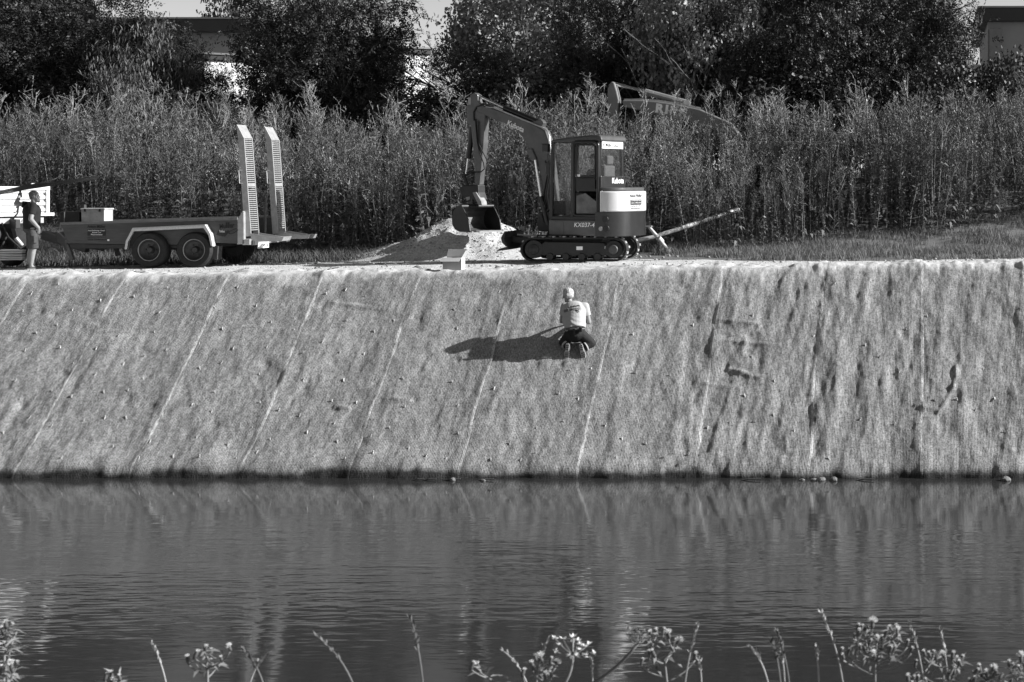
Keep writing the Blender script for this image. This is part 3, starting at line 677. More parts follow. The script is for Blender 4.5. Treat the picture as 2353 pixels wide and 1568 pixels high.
for Ya in (TY + .02, TY + WT - .12):
    MB().prism(tq([(468, 955), (490, 955), (528, 1066), (498, 1072)]), ty(Ya), ty(Ya) + .08).build('support_leg', m_trail, tr, bevel=.008)
d0 = tp(480, 985); d1 = tp(240, 905)
MB().bar((d0[0] + .1, ty(TY) + WT / 2 - .35, d0[1] - .02), (tp(120, 880)[0], ty(TY) + WT / 2, tp(120, 880)[1] - .05), .13, .19).build('drawbar', m_trail, tr, bevel=.012)
MB().bar((d0[0] + .1, ty(TY) + WT / 2 + .35, d0[1] - .02), (tp(120, 880)[0], ty(TY) + WT / 2, tp(120, 880)[1] - .05), .13, .19).build('drawbar', m_trail, tr, bevel=.012)
MB().bar((tp(470, 955)[0] + .05, ty(TY) + .1, tp(470, 955)[1]), (tp(285, 900)[0], ty(TY) + .75, tp(285, 900)[1]), .12, .22).build('drawbar_brace', m_trail, tr, bevel=.012)
MB().lathe([(.03, -.02), (.05, -.02), (.05, .02), (.03, .02)], (tp(100, 872)[0], ty(TY) + WT / 2, tp(100, 872)[1] - .05), (0, 0, 1), 16).build('tow_eye', m_dark, tr)
def wheel(cx_, yc, cz_, r, flip):
    s = -1 if flip else 1
    w_ = MB().lathe([(r * .60, .02), (r * .66, -.012), (r * .9, -.02), (r * .97, .01), (r, .05), (r, .19), (r * .96, .235), (r * .6, .24)], (cx_, yc, cz_), (0, s, 0), 40, False).build('tyre', m_rub, tr, smooth='auto')
    rim = MB().lathe([(.02, .10), (.10, .10), (r * .42, .085), (r * .52, .05), (r * .555, .005), (r * .60, -.006), (r * .615, .02), (r * .6, .22), (.05, .22)], (cx_, yc, cz_), (0, s, 0), 40).build('rim', m_rim, w_, smooth='auto')
    MB().lathe([(r * .575, .0), (r * .60, -.012), (r * .615, -.008), (r * .61, .01)], (cx_, yc, cz_), (0, s, 0), 40, False).build('rim_edge', mat('worn_rim_edge', .3, .5, .3), w_, smooth='auto')
    MB().lathe([(.01, .03), (.05, .03), (.065, .06), (.085, .11)], (cx_, yc, cz_), (0, s, 0), 20).build('hub', m_rim, w_, smooth='auto')
    for i in range(6):
        a_ = i * math.pi / 3; c_ = (cx_ + .11 * math.cos(a_), yc + s * .085, cz_ + .11 * math.sin(a_))
        MB().lathe([(.006, -.02), (.013, -.018), (.013, .02)], c_, (0, s, 0), 6).build('wheel_nut', m_rim, w_)
for cxp in (1078, 1404):
    c_ = tp(cxp, 1004, 33.0); r_ = .38
    wheel(c_[0], ty(33.0), r_ - .005, r_, False)
    wheel(c_[0], ty(33.0 + WT + .12), r_ - .005, r_, True)
    MB().tube([(c_[0], ty(33.05), r_), (c_[0], ty(33.0 + WT), r_)], .045).build('axle', m_dark, tr)
# tread plate mudguards over each pair of wheels
fo = [(908, 988), (918, 930), (966, 836), (1488, 812), (1528, 880), (1545, 966)]
fi = [(1532, 966), (1514, 886), (1478, 836), (974, 860), (932, 936), (924, 990)]
for Ya, Yb in ((32.96, 33.13), (33.12 + WT, 33.12 + WT + .19)):
    mg = MB().prism(tq(fo, 33.0) + tq(fi, 33.0), ty(Ya), ty(Ya) + .02).build('mudguard', m_alu, tr, bevel=.006)
    top = tq(fo, 33.0); bot = [(x, z - .02) for x, z in top]
    mbx = MB()
    for i in range(len(top) - 1):
        mbx.add([(top[i][0], ty(Ya), top[i][1] + .004), (top[i + 1][0], ty(Ya), top[i + 1][1] + .004), (top[i + 1][0], ty(Yb), top[i + 1][1] + .004), (top[i][0], ty(Yb), top[i][1] + .004),
                 (top[i][0], ty(Ya), top[i][1] - .012), (top[i + 1][0], ty(Ya), top[i + 1][1] - .012), (top[i + 1][0], ty(Yb), top[i + 1][1] - .012), (top[i][0], ty(Yb), top[i][1] - .012)],
                [(0, 1, 2, 3), (7, 6, 5, 4), (0, 4, 5, 1), (2, 6, 7, 3), (1, 5, 6, 2), (3, 7, 4, 0)])
    mbx.build('mudguard_top', m_alu, mg)
MB().prism(tq([(1538, 965), (1576, 968), (1570, 1064), (1536, 1062)], 33.05), ty(33.06), ty(33.07) + .2).build('mud_flap', mat('mud_flap', .05, .8, .3), tr)
# rear end: posts, bumper, plate
for Ya in (TY + .0, TY + WT - .1):
    MB().prism(tq([(1716, 780), (1756, 712), (1764, 720), (1766, 952), (1716, 955)]), ty(Ya), ty(Ya) + .10).build('rear_post', m_galv, tr, bevel=.006)
    MB().prism(tq([(1724, 545), (1762, 545), (1762, 712), (1724, 730)]), ty(Ya) + .12, ty(Ya) + .16).build('ramp_stop', m_trail, tr, bevel=.006)
xr = tp(1770, 930)[0]
MB().box((xr + .03, ty(TY) + WT / 2, tp(1770, 938)[1]), (.16, WT, .12)).build('rear_beam', m_galv, tr, bevel=.01)
MB().box((xr + .16, ty(TY) + .55, tp(1870, 968)[1]), (.02, .52, .12)).build('number_plate', m_white, tr)
lettering('AW AM 334', m_ink, tr, (xr + .172, ty(TY) + .32, tp(1870, 968)[1] - .04), Matrix.Rotation(R(90), 3, 'Z') @ FRONT, .46, .08)
for y in (.2, 1.8):
    MB().box((xr + .13, ty(TY) + y, tp(1770, 942)[1] - .01), (.06, .26, .10)).build('tail_lamp', mat('lamp_lens', .09, .2, .2), tr, bevel=.01)
MB().tube([(xr, ty(TY) + 1.0, tp(1870, 880)[1]), (xr + .02, ty(TY) + 1.0, tp(1870, 620)[1])], [.035, .02]).build('gas_strut', m_black, tr)
MB().tube([(tp(1692, 545)[0], ty(TY) + .1, tp(1692, 545)[1]), (tp(1790, 550)[0], ty(TY) + .2, tp(1790, 550)[1])], .014).build('latch_bar', m_dark, tr)
# two ramps: a box frame with rungs, bent lead-on tip and a foot
def ramp(Ya, dx):
    a = Vector((tp(1800, 862)[0] + dx, ty(Ya), tp(1800, 862)[1])); t_ = Vector((tp(1752, 185)[0] + dx, ty(Ya), tp(1752, 185)[1]))
    ax = (t_ - a).normalized(); Lr = (t_ - a).length; W_ = .42; dp = .13
    pn = Vector((ax.z, 0, -ax.x))                                     # rear facing normal
    root = MB()
    def pt(s, y, d): return a + ax * s + Vector((0, y, 0)) + pn * d
    for y in (0.015, W_ - .015):
        root.bar(pt(-.1, y, -dp / 2), pt(Lr, y, -dp / 2), .03, dp, up=pn)
    r_ = root.build('ramp', m_galv, tr, bevel=.004)
    MB().prism([(pt(Lr, 0, 0).x, pt(Lr, 0, 0).z), (pt(Lr + .30, 0, -.13).x, pt(Lr + .30, 0, -.13).z), (pt(Lr + .30, 0, -.15).x, pt(Lr + .30, 0, -.15).z), (pt(Lr, 0, -dp).x, pt(Lr, 0, -dp).z)], ty(Ya), ty(Ya) + W_).build('ramp_tip', m_galv, r_, bevel=.004)
    n_ = 46
    rung = MB().bar((0, .02, 0), (0, W_ - .02, 0), .035, .018, up=pn)
    for i in range(14): rung.box((0, .045 + i * (W_ - .09) / 13, .012), (.02, .008, .014))
    me = rung.mesh('rung'); me.materials.append(m_galv)
    for i in range(n_):
        if abs(i - 23) < 1: continue
        o = link('rung', me, None, r_); o.location = pt(.03 + (Lr - .05) * i / (n_ - 1), 0, -.03)
        o.rotation_euler = (0, math.atan2(pn.x, pn.z), 0)
    MB().bar(pt(Lr * .5, .03, -.01), pt(Lr * .5, W_ - .03, -.01), .07, .02, up=pn).build('cross_plate', m_galv, r_)
    f0 = pt(-.02, 0, 0)
    for y in (0.012, W_ - .012):
        MB().prism([(f0.x, f0.z - .02), (f0.x + .50, f0.z - .10), (f0.x + .50, f0.z - .19), (f0.x, f0.z - .19)], ty(Ya) + y - .012, ty(Ya) + y + .012).build('foot_side', m_galv, r_)
    MB().prism([(f0.x + .50, f0.z - .10), (f0.x + .70, f0.z - .095), (f0.x + .66, f0.z - .185), (f0.x + .50, f0.z - .19)], ty(Ya), ty(Ya) + W_).build('foot_plate', m_galv, r_, bevel=.005)
    MB().tube([pt(Lr * .66, -.01, -.1), pt(Lr * .66, -.03, -.15), pt(Lr * .52, -.03, -.15), pt(Lr * .52, -.01, -.1)], .012).build('handle', m_galv, r_)
ramp(TY + .10, 0); ramp(TY + WT - .10 - .42, .0)
# equipment at the front of the trailer
p = tp(565, 760); q = tp(740, 735, TY + .6)
bx = thing('tool_box', 'white lidded tool box on the trailer front', 'tool box', TR0 + Vector((tp(695, 780, TY + .9)[0], ty(TY) + .95, tp(695, 790, TY + .9)[1])))
MB().box((0, 0, .13), (.50, .36, .26)).build('body', mat('white_box_paint', .46, .6, .3), bx, bevel=.01)
MB().box((0, 0, .275), (.53, .39, .035)).build('lid', mat('white_box_paint', .72), bx, bevel=.008)
for s in (-1, 1): MB().box((s * .16, -.2, .25), (.04, .012, .06)).build('clasp', m_dark, bx)
cb = thing('equipment_case', 'dark equipment case with upright post at trailer front', 'case', TR0 + Vector((tp(545, 790, TY + .9)[0], ty(TY) + .95, tp(545, 790, TY + .9)[1])))
MB().box((-.05, 0, .10), (.42, .4, .24)).build('body', m_dark, cb, bevel=.015)
MB().box((.15, .0, .18), (.09, .09, .42)).build('post', mat('post_paint', .05, .6, .3), cb, bevel=.01); MB().box((.13, .0, .395), (.2, .12, .02)).build('post_cap', m_dark, cb)
MB().box((-.15, -.21, .10), (.02, .02, .22)).build('strap', mat('strap_web', .12), cb)
# print on the trailer side
def tl(s, m, x0, y1, x1, y0, **kw):
    a_ = tp(x0, y1); b2 = tp(x1, y0)
    return lettering(s, m, tr, (a_[0], ty(TY) - .002, a_[1]), FRONT, b2[0] - a_[0], b2[1] - a_[1], **kw)
tl('Anton Müller', m_ink, 632, 836, 765, 814, bold=.015)
a_ = tp(634, 892); b2 = tp(766, 847)
MB().prism([a_, (b2[0], a_[1]), b2, (a_[0], b2[1])], ty(TY) - .006, ty(TY) + .002).build('name_plate', m_ink, tr)
def tl2(s, x0, y1, x1, y0):
    a_ = tp(x0, y1); b2 = tp(x1, y0); lettering(s, m_white, tr, (a_[0], ty(TY) - .007, a_[1]), FRONT, b2[0] - a_[0], b2[1] - a_[1])
tl2('Ausschachtungs- Kanal-', 638, 861, 762, 850); tl2('Asphalt- und', 668, 875, 732, 864); tl2('Pflasterarbeiten', 660, 888, 742, 878)
tl('Tel. 0 26 46 / 2 34 - Fax 76 39', mat('faded_print', .07), 636, 908, 768, 898); tl('53426 Schalkenbach', m_ink, 636, 926, 770, 914)
MB().prism(tq([(778, 918), (792, 918), (792, 930), (778, 930)]), ty(TY) - .004, ty(TY) + .002).build('decal', m_white, tr)
tl('Mu', m_ink, 1590, 840, 1632, 806, bold=.03); tl('ll', m_ink, 1634, 836, 1662, 795, bold=.05); tl('er', m_ink, 1664, 838, 1698, 806, bold=.03)
MB().prism(tq([(1565, 885), (1590, 842), (1645, 862), (1612, 898)]), ty(TY) - .005, ty(TY) + .002).build('logo_wedge', m_ink, tr)
MB().prism(tq([(1615, 896), (1650, 850), (1662, 860), (1630, 900)]), ty(TY) - .004, ty(TY) + .002).build('logo_wedge', m_ink, tr)
tl2('Tiefbau', 1588, 868, 1628, 850)
lp = [tp(x, y) for x, y in ((1660, 862), (1690, 848), (1712, 840), (1722, 850), (1700, 868), (1672, 880), (1656, 875), (1660, 862))]
MB().tube([(x, ty(TY) - .004, z) for x, z in lp], .008, 6).build('logo_loop', m_ink, tr)
# ------------------------------------------------------------------ tipper truck at the left edge
def kp(x, y, Y): return at(x * .1502, y * .1502 + 390.7, Y)
pr = kp(742, 250, 34.3); TA = math.atan2(.80, .60)                    # direction of the tailgate in plan
TK0 = Vector((pr.x, pr.y, float(zroad(pr.x))))
tk = thing('tipper_truck', 'white tipper truck seen from its tailgate at the left edge', 'truck', TK0, TA)
zt = pr.z - TK0.z; zb = kp(742, 655, 34.3).z - TK0.z; WK = 2.3
m_tk = mat('truck_white', .72, .5, .14, 3, streak=(1, 1, 4)); m_tkd = mat('truck_chassis', .03, .6, .4, 6)
hh = zt - zb
tg = MB().box((-WK / 2, .03, (zt + zb) / 2), (WK, .05, hh)).build('tailgate', m_tk, tk, bevel=.006)
for i in range(4):
    z = zb + hh * (.12 + .235 * i); MB().prism([(0.0, z - .045), (-.035, z - .03), (-.035, z + .03), (0.0, z + .045)], -WK + .06, -.06, 'x')
    MB().add([(-WK + .06, .004, z - .05), (-.08, .004, z - .05), (-.08, -.035, z - .03), (-WK + .06, -.035, z - .03), (-.08, -.035, z + .03), (-WK + .06, -.035, z + .03), (-.08, .004, z + .05), (-WK + .06, .004, z + .05)],
             [(0, 1, 2, 3), (3, 2, 4, 5), (5, 4, 6, 7), (0, 3, 5, 7), (1, 6, 4, 2), (0, 7, 6, 1)]).build('rib', m_tk, tg)
MB().box((-WK / 2, -.01, zt - .04), (WK + .02, .10, .08)).build('top_rail', m_tk, tg, bevel=.008)
MB().box((-.03, -.005, (zt + zb) / 2), (.07, .09, hh + .02)).build('corner_post', m_tk, tg, bevel=.006)
MB().box((-WK / 2 + .04, -.01, zb - .03), (WK + .12, .10, .07)).build('sill', m_tk, tg, bevel=.006)
MB().box((-.33, -.02, zt + .03), (.08, .05, .08)).build('gate_lug', m_tk, tg, bevel=.01)
MB().box((-1.12, -.045, (zt + zb) / 2), (.03, .04, hh)).build('gate_bar', m_tk, tg)
for s in (0, 1):
    MB().box((-.02 - s * (WK - .04), 1.7, (zt + zb) / 2), (.05, 3.3, hh)).build('side_board', m_tk, tk, bevel=.006)
MB().box((-WK / 2, 1.7, zb - .02), (WK - .12, 3.3, .08)).build('bed_floor', m_tkd, tk)
for x in (-.75, -1.55): MB().box((x, 2.0, zb - .22), (.10, 4.6, .2)).build('chassis_rail', m_tkd, tk, bevel=.01)
rb = MB().box((-WK / 2, .02, zb - .16), (WK - .2, .06, .12)).build('bumper', mat('bumper_paint', .45, .6, .25), tk, bevel=.008)
MB().box((-.62, -.018, zb - .155), (.32, .012, .085)).build('maker_plate', m_white, tk)
lettering('MEILLER', m_ink, tk, (-.76, -.026, zb - .185), FRONT, .28, .055, bold=.02)
MB().box((-.3, -.02, zb - .16), (.16, .06, .12)).build('tail_lamp', mat('lamp_lens', .09), tk, bevel=.01)
MB().lathe([(.02, -.05), (.16, -.05), (.18, .0), (.14, .12), (.05, .14)], (-1.15, -.02, zb - .44), (0, 1, 0), 20).build('tow_coupling', m_tkd, tk, smooth='auto')
MB().bar((-1.15, .3, zb - .42), (-1.15, -.15, zb - .42), .16, .14).build('coupling_jaw', mat('coupling_steel', .14, .4, .4), tk, bevel=.02)
for i, pts in enumerate([[(-.95, .0, zb - .2), (-.90, -.2, zb - .5), (-.7, -.3, zb - .75), (-.45, -.2, zb - .6)], [(-1.4, .0, zb - .25), (-1.35, -.15, zb - .6), (-1.1, -.2, zb - .85), (-.9, -.1, zb - .5)], [(-.6, 0, zb + .25), (-.66, -.06, zb), (-.78, -.08, zb - .15)]]):
    MB().tube(pts, .018).build('air_hose', m_rub, tk, smooth=True)
MB().tube([(-.72, -.12, zb - .52), (-.58, -.14, zb - .72)], .045, 12).build('exhaust_end', m_galv, tk)
for y in (1.1,):
    for x in (-.28, -2.02):
        w_ = MB().lathe([(.26, -.14), (.44, -.15), (.49, -.1), (.50, 0), (.49, .1), (.44, .15), (.26, .14)], (x, y, .50), (1, 0, 0), 32).build('tyre', m_rub, tk, smooth='auto')
        MB().lathe([(.03, -.09), (.12, -.09), (.25, -.12), (.27, -.14), (.27, .12), (.05, .1)], (x, y, .50), (1, 0, 0), 28).build('rim', m_rim, w_, smooth='auto')
MB().tube([(-.28, 1.1, .5), (-2.02, 1.1, .5)], .08).build('axle', m_tkd, tk)
MB().prism([(3.55, zb - .3), (5.3, zb - .3), (5.3, zb + .5), (5.1, zb + 1.35), (3.55, zb + 1.35)], -2.2, -.1, 'x').build('cab', m_tk, tk, bevel=.05)
for x in (-.28, -2.02):
    w_ = MB().lathe([(.26, -.14), (.44, -.15), (.49, -.1), (.50, 0), (.49, .1), (.44, .15), (.26, .14)], (x, 4.5, .50), (1, 0, 0), 32).build('tyre', m_rub, tk, smooth='auto')
# planks under the truck
for i in range(5):
    p = at(2 + i * .5, 596 - i * 5.2, 33.4); o = MB().box((0, 0, 0), (.9, .16, .035)).build('plank', mat('pale_timber', .5, .9, .3, 6, streak=(1, 8, 8)), bevel=.004)
    o.location = p; o.rotation_euler = (0, R(random.uniform(-1, 1)), R(8 + random.uniform(-5, 5)))
    tag(o, ('lowest', 'second lowest', 'middle', 'second highest', 'topmost')[i] + ' pale plank of the low stack by the truck', 'plank', 'planks stacked by the truck')
# rods on the truck held up by the man
for i in range(10):
    a = at(-60 + i * 4, 452 - (i % 4) * 1.2, 33.5 + .05 * (i % 3)); e_u = (232, 229, 224, 226, 222, 128, 124, 131, 220, 118)[i]; e_v = (404, 406, 409.5, 407.5, 411, 411, 413, 409, 412.5, 414)[i]
    h = at(47, 429 + (i % 5) * 1.7 + i * .25, 33.0 + .02 * i); e = at(e_u, e_v, 33.1 + .03 * i)
    o = MB().tube([a, h, e], .011, 6).build('steel_rod', m_black, None, smooth=True)
    tag(o, 'long thin dark rod in the bundle held overhead by the standing man', 'rod', 'rods held overhead')
# ------------------------------------------------------------------ larger excavator behind the weeds
def rp(x, y, Y=43.0): return at(x * .1221 + 1350.1, y * .1221 + 172.35, Y)
B0 = at(1700, 250, 43.4); B0.z = float(ground_z(B0.x, B0.y))
be = thing('large_excavator', 'large dark excavator boom rising out of the weeds behind', 'excavator', B0)
def rr(pts): return [((rp(x, y) - B0).x, (rp(x, y) - B0).z) for x, y in pts]
m_bp = mat('boom_paint', .19, .45, .2, 3)
MB().prism(rr([(680, 480), (1000, 478), (1350, 505), (1750, 565), (2130, 650), (2700, 900), (2900, 1150), (2700, 1250), (2450, 1060), (2000, 905), (1800, 855), (1300, 745), (1000, 672), (700, 600)]), -.6, -.15).build('boom', m_bp, be, bevel=.03)
MB().prism(rr([(455, 145), (480, 122), (525, 150), (570, 300), (610, 480), (560, 900), (480, 1000), (420, 680), (395, 500), (398, 260)]), -.55, -.2).build('arm', m_bp, be, bevel=.03)
q = rr([(520, 165), (1080, 312), (1850, 520)])
MB().tube([(q[0][0], -.37, q[0][1]), (q[1][0], -.37, q[1][1])], .045).build('arm_cylinder_rod', m_chrome, be); MB().tube([(q[1][0], -.37, q[1][1]), (q[2][0], -.37, q[2][1])], .085).build('arm_cylinder', m_bp, be)
q = rr([(700, 470), (1000, 462), (1350, 490), (1760, 550), (2130, 632)]); MB().tube([(x, -.45, z) for x, z in q], .03).build('hydraulic_pipe', m_pipe, be)
MB().lathe([(.05, -.1), (.09, -.1), (.09, .1)], (rr([(1870, 525)])[0][0], -.37, rr([(1870, 525)])[0][1]), (0, 1, 0), 16).build('boom_pin', m_pipe, be)
for s, x0, y1 in (('R', 1300, 710), ('I', 1480, 735), ('N', 1570, 755), ('K', 1740, 790)):
    p0 = rr([(x0, y1)])[0]; wd = {'R': .24, 'I': .07, 'N': .20, 'K': .24}[s]
    lettering(s, m_white, be, (p0[0], -.603, p0[1]), FRONT @ Matrix.Rotation(-.12, 3, 'Z'), wd, .25, bold=.05)
MB().box((1.0, .6, 1.05), (2.7, 2.2, .8)).build('house', m_bp, be, bevel=.08)
MB().prism(stadium(-.8, 2.8, -.05, .65), -.6, -.1).build('track', m_rub, be); MB().prism(stadium(-.8, 2.8, -.05, .65), 1.3, 1.8).build('track', m_rub, be)
# ------------------------------------------------------------------ cardboard box at the crest
C0 = at(1017, 628, 30.2); C0.z = float(zroad(C0.x)) - .025
cb = thing('cardboard_box', 'open cardboard box with raised flaps standing at the top of the bank', 'box', C0)
m_cb = mat('cardboard', .40, .85, .12, 5, streak=(1, 1, .3)); m_cbi = mat('cardboard_inside', .24, .85, .1)
bw_, bd_, bh_ = .36, .25, .31; th = .006
body = MB().box((bw_ / 2, th / 2, bh_ / 2), (bw_, th, bh_)).box((bw_ / 2, bd_ - th / 2, bh_ / 2), (bw_, th, bh_)).box((th / 2, bd_ / 2, bh_ / 2), (th, bd_ - 2 * th, bh_)).box((bw_ - th / 2, bd_ / 2, bh_ / 2), (th, bd_ - 2 * th, bh_)).box((bw_ / 2, bd_ / 2, th), (bw_ - 2 * th, bd_ - 2 * th, th))
body.build('body', m_cb, cb)
def flap(p, q, d, nm='flap'):
    p = Vector(p); q = Vector(q); d = Vector(d); nn = (q - p).cross(d).normalized() * th; s = (q - p) * .03
    vs = [p, q, q + d - s * 0, p + d + s * 0]
    return MB().add(vs + [x + nn for x in vs], [(0, 1, 2, 3), (7, 6, 5, 4), (0, 4, 5, 1), (1, 5, 6, 2), (2, 6, 7, 3), (3, 7, 4, 0)]).build(nm, m_cb, cb)
flap((0, 0, bh_), (bw_, 0, bh_), (-.02, -.10, -.075)); flap((0, bd_, bh_), (bw_, bd_, bh_), (.02, .05, .145))
flap((bw_, 0, bh_), (bw_, bd_, bh_), (.075, 0, .125)); flap((0, 0, bh_), (0, bd_, bh_), (-.06, 0, -.12))
# ------------------------------------------------------------------ gravel heap
A0 = at(1060, 508, 36.0)
hx, hy = np.meshgrid(np.linspace(-3.6, 3.2, 150), np.linspace(-1.9, 1.9, 90))
def heap(x, y):
    a = 1.02 - np.hypot(x * .62, y * 1.0) * .78
    b_ = .36 - np.hypot((x + 1.5) * .5, (y - .5) * .8) * .5; c = .80 - np.hypot((x - .75) * .65, (y - .25) * .9) * .75
    h = np.log(np.exp(9 * a) + np.exp(9 * b_) + np.exp(9 * c) + np.exp(9 * -.05)) / 9
    return np.clip(h, -.06, .93) + (.15 * fbm(x * 1.6, y * 1.6, 4, 101) + .05 * fbm(x * 6, y * 6, 3, 105)) * np.clip(h * 3, 0, 1)
hz = heap(hx, hy) - .03
HP0 = Vector((A0.x, 36.0, float(zroad(A0.x))))
o = link('gravel_heap', grid_np(np.stack([hx, hy, hz], -1), 'gravel_heap'), mat('heap_gravel', .50, .95, .45, 22, bump=1.0, bscale=50, detail=8)); o.location = HP0
tag(o, 'pale heap of gravel beneath the excavator bucket', 'gravel heap')
# ------------------------------------------------------------------ steel pole with cross stand
P0 = at(1440, 556, 36.2); P0.z = float(zroad(P0.x))
po = thing('steel_pole', 'long pale pole propped on a cross stand right of the excavator', 'pole', P0)
m_pole = mat('pale_pole', .55, .4, .2, 6, metal=.2)
pp = [at(1448, 556, 36.3), at(1500, 545, 36.4), at(1560, 526, 36.7), at(1697, 481, 37.9)]
MB().tube([p - P0 for p in pp], .05, 14).build('pipe', m_pole, po, smooth='auto')
st = MB().tube([at(1491, 521, 36.3) - P0, at(1516, 551, 36.3) - P0, at(1540, 582, 36.25) - P0], [.035, .045, .045], 12).build('stand_leg', m_pole, po, smooth='auto')
MB().box(at(1491, 520, 36.3) - P0, (.14, .10, .03)).build('end_plate', m_pole, st); MB().tube([at(1512, 546, 36.25) - P0, at(1521, 556, 36.35) - P0], .065, 12).build('clamp', m_pole, po)
MB().tube([at(1470, 583.5, 36.2) - P0, at(1541, 585, 36.25) - P0], .035, 12).build('foot_bar', mat('foot_bar_paint', .2, .5, .3), po, smooth='auto')
# ================================================================== PEOPLE
m_skin = mat('skin', .26, .55, .12, 9); m_hairw = mat('white_hair', .42, .8, .7, 14, bump=.8, bscale=40, streak=(6, 6, 1)); m_hairg = mat('short_grey_hair', .10, .8, .35, 40, bump=.3)
m_shirtl = mat('light_shirt', .42, .9, .10, 5, bump=.5, bscale=9); m_shirtd = mat('black_shirt', .010, .9, .3, 6, bump=.4, bscale=9)
m_pants = mat('black_work_trousers', .012, .85, .4, 8, bump=.6, bscale=12); m_shorts = mat('grey_cargo_shorts', .06, .9, .45, 7, bump=.6, bscale=12)
m_shoe = mat('shoe_leather', .05, .7, .3); m_sole = mat('shoe_sole', .42, .85, .35, 20, bump=.5); m_glove = mat('work_glove', .05, .9, .6, 20, bump=.4); m_eye = mat('eye', .02, .2, .1)
def blob(name, mb, m, parent, voxel=.011, it=5):
    """weld overlapping volumes into one smooth skin"""
    me = mb.mesh('tmp'); o = bpy.data.objects.new('tmp', me); COL.objects.link(o)
    r = o.modifiers.new('r', 'REMESH'); r.mode = 'VOXEL'; r.voxel_size = voxel; r.use_smooth_shade = True
    s = o.modifiers.new('s', 'SMOOTH'); s.iterations = it; s.factor = .5
    dg = bpy.context.evaluated_depsgraph_get(); me2 = bpy.data.meshes.new_from_object(o.evaluated_get(dg)); me2.name = name
    bpy.data.objects.remove(o); bpy.data.meshes.remove(me)
    return link(name, me2, m, parent, smooth=True)
V = Vector
def hand(mb, wrist, d, nrm, side, curl=.6):
    """palm and five bent fingers; d = finger direction, nrm = palm normal, side = thumb side"""
    wrist = V(wrist); d = V(d).normalized(); nrm = V(nrm).normalized(); s = d.cross(nrm) * side
    Mx = Matrix((s, d, nrm)).transposed()
    mb.cap(wrist - d * .02, wrist + d * .03, .026, .028); mb.ell(wrist + d * .05, (.040, .052, .017), Mx)
    for i, (o_, l) in enumerate(((.028, .070), (.010, .080), (-.009, .074), (-.027, .058))):
        p = wrist + d * .088 + s * o_; a = 0
        for j in range(3):
            a += curl * (.6 if j == 0 else 1); q = p + (d * math.cos(a) + nrm * math.sin(a)) * (l * (.45, .32, .25)[j]); mb.cap(p, q, .0095 - .001 * j, .009 - .001 * j, n=8); p = q
    p = wrist + d * .025 + s * .030; q = p + (s * .75 + d * .6 + nrm * .3).normalized() * .035; mb.cap(p, q, .013, .011, n=8); mb.cap(q, q + (d + nrm * .7 * curl).normalized() * .032, .011, .009, n=8)
def head(mb, c, fwd, up, s=1.0):
    """skull, jaw, nose, brow, ears; returns frame"""
    fwd = V(fwd).normalized(); up = V(up).normalized(); rt = fwd.cross(up).normalized(); up = rt.cross(fwd); Mx = Matrix((rt, fwd, up)).transposed(); c = V(c)
    def P(x, y, z): return c + (rt * x + fwd * y + up * z) * s
    mb.ell(P(0, -.012, .03), (.077 * s, .098 * s, .092 * s), Mx); mb.ell(P(0, .028, -.045), (.058 * s, .066 * s, .075 * s), Mx)
    mb.ell(P(0, .062, -.098), (.028 * s, .026 * s, .02 * s), Mx)
    mb.cap(P(0, .088, .012), P(0, .112, -.026), .010 * s, .016 * s, n=8); mb.cap(P(-.035, .078, .026), P(.035, .078, .026), .013 * s, .013 * s, n=8)
    mb.cap(P(-.02, .085, -.062), P(.02, .085, -.062), .009 * s, .009 * s, n=8)
    for e in (-1, 1): mb.ell(P(e * .079, -.008, -.008), (.010 * s, .020 * s, .033 * s), Mx)
    return P, Mx

# ---- kneeling worker
FK = bank_at(1318, 827); FK.z -= .01
kn = thing('person', 'kneeling white haired worker in light T-shirt and black trousers on the bank', 'person', FK)
t_ = V((0, .755, .656)); n_ = V((0, -.656, .755))
hipc = V((-.01, .17, .43)); hl_, hr_ = V((-.11, .17, .41)), V((.10, .17, .41))
kl, kr = V((-.24, .27, .235)) + n_ * .06, V((.28, .25, .215)) + n_ * .06
al, ar = V((-.115, .10, .20)), V((.12, .10, .17))                        # ankles
chest = V((-.05, .26, .80)); shl, shr = V((-.225, .28, .925)), V((.14, .29, .925)); nk = V((-.11, .30, 1.01)); hd = V((-.175, .335, 1.105))
ell_, elr = V((-.285, .30, .655)), V((.205, .32, .635)); wl, wr = V((-.17, .53, .68)), V((.06, .56, .66))
b = MB()
b.ell(hipc + V((0, 0, .0)), (.18, .14, .13)); b.cap(hipc, chest, .14, .17); b.ell(chest, (.19, .13, .17)); b.cap(shl, shr, .07, .07); b.cap(nk - V((0, 0, .06)), hd - V((0, .01, .06)), .058, .052)
for h_, k_, a_ in ((hl_, kl, al), (hr_, kr, ar)): b.cap(h_, k_, .095, .062); b.cap(k_, a_, .060, .042)
for s_, e_, w_ in ((shl, ell_, wl), (shr, elr, wr)): b.cap(s_, e_, .056, .043); b.cap(e_, w_, .044, .030)
hand(b, wl, (.5, .75, -.1), (.5, -.3, -.8), 1, .8); hand(b, wr, (-.4, .8, -.1), (-.5, -.3, -.8), -1, .8)
P, Mx = head(b, hd, (-.30, .85, -.40), (-.12, .30, .95), 1.16)
for a_, s_ in ((al, -1), (ar, 1)): b.cap(a_, a_ + V((0, .02, -.12)), .04, .035)
body = blob('body', b, m_skin, kn, .010, 3)
hr = MB(); hr.ell(P(0, -.024, .045), (.098, .112, .100), Mx); hr.ell(P(0, -.062, -.012), (.088, .060, .062), Mx); hr.ell(P(.0, .05, .09), (.072, .058, .04), Mx)
ho = blob('hair', hr, m_hairw, kn, .008, 2); co = np.zeros(len(ho.data.vertices) * 3, np.float32); ho.data.vertices.foreach_get('co', co); co = co.reshape(-1, 3); cv = co - np.array(hd)
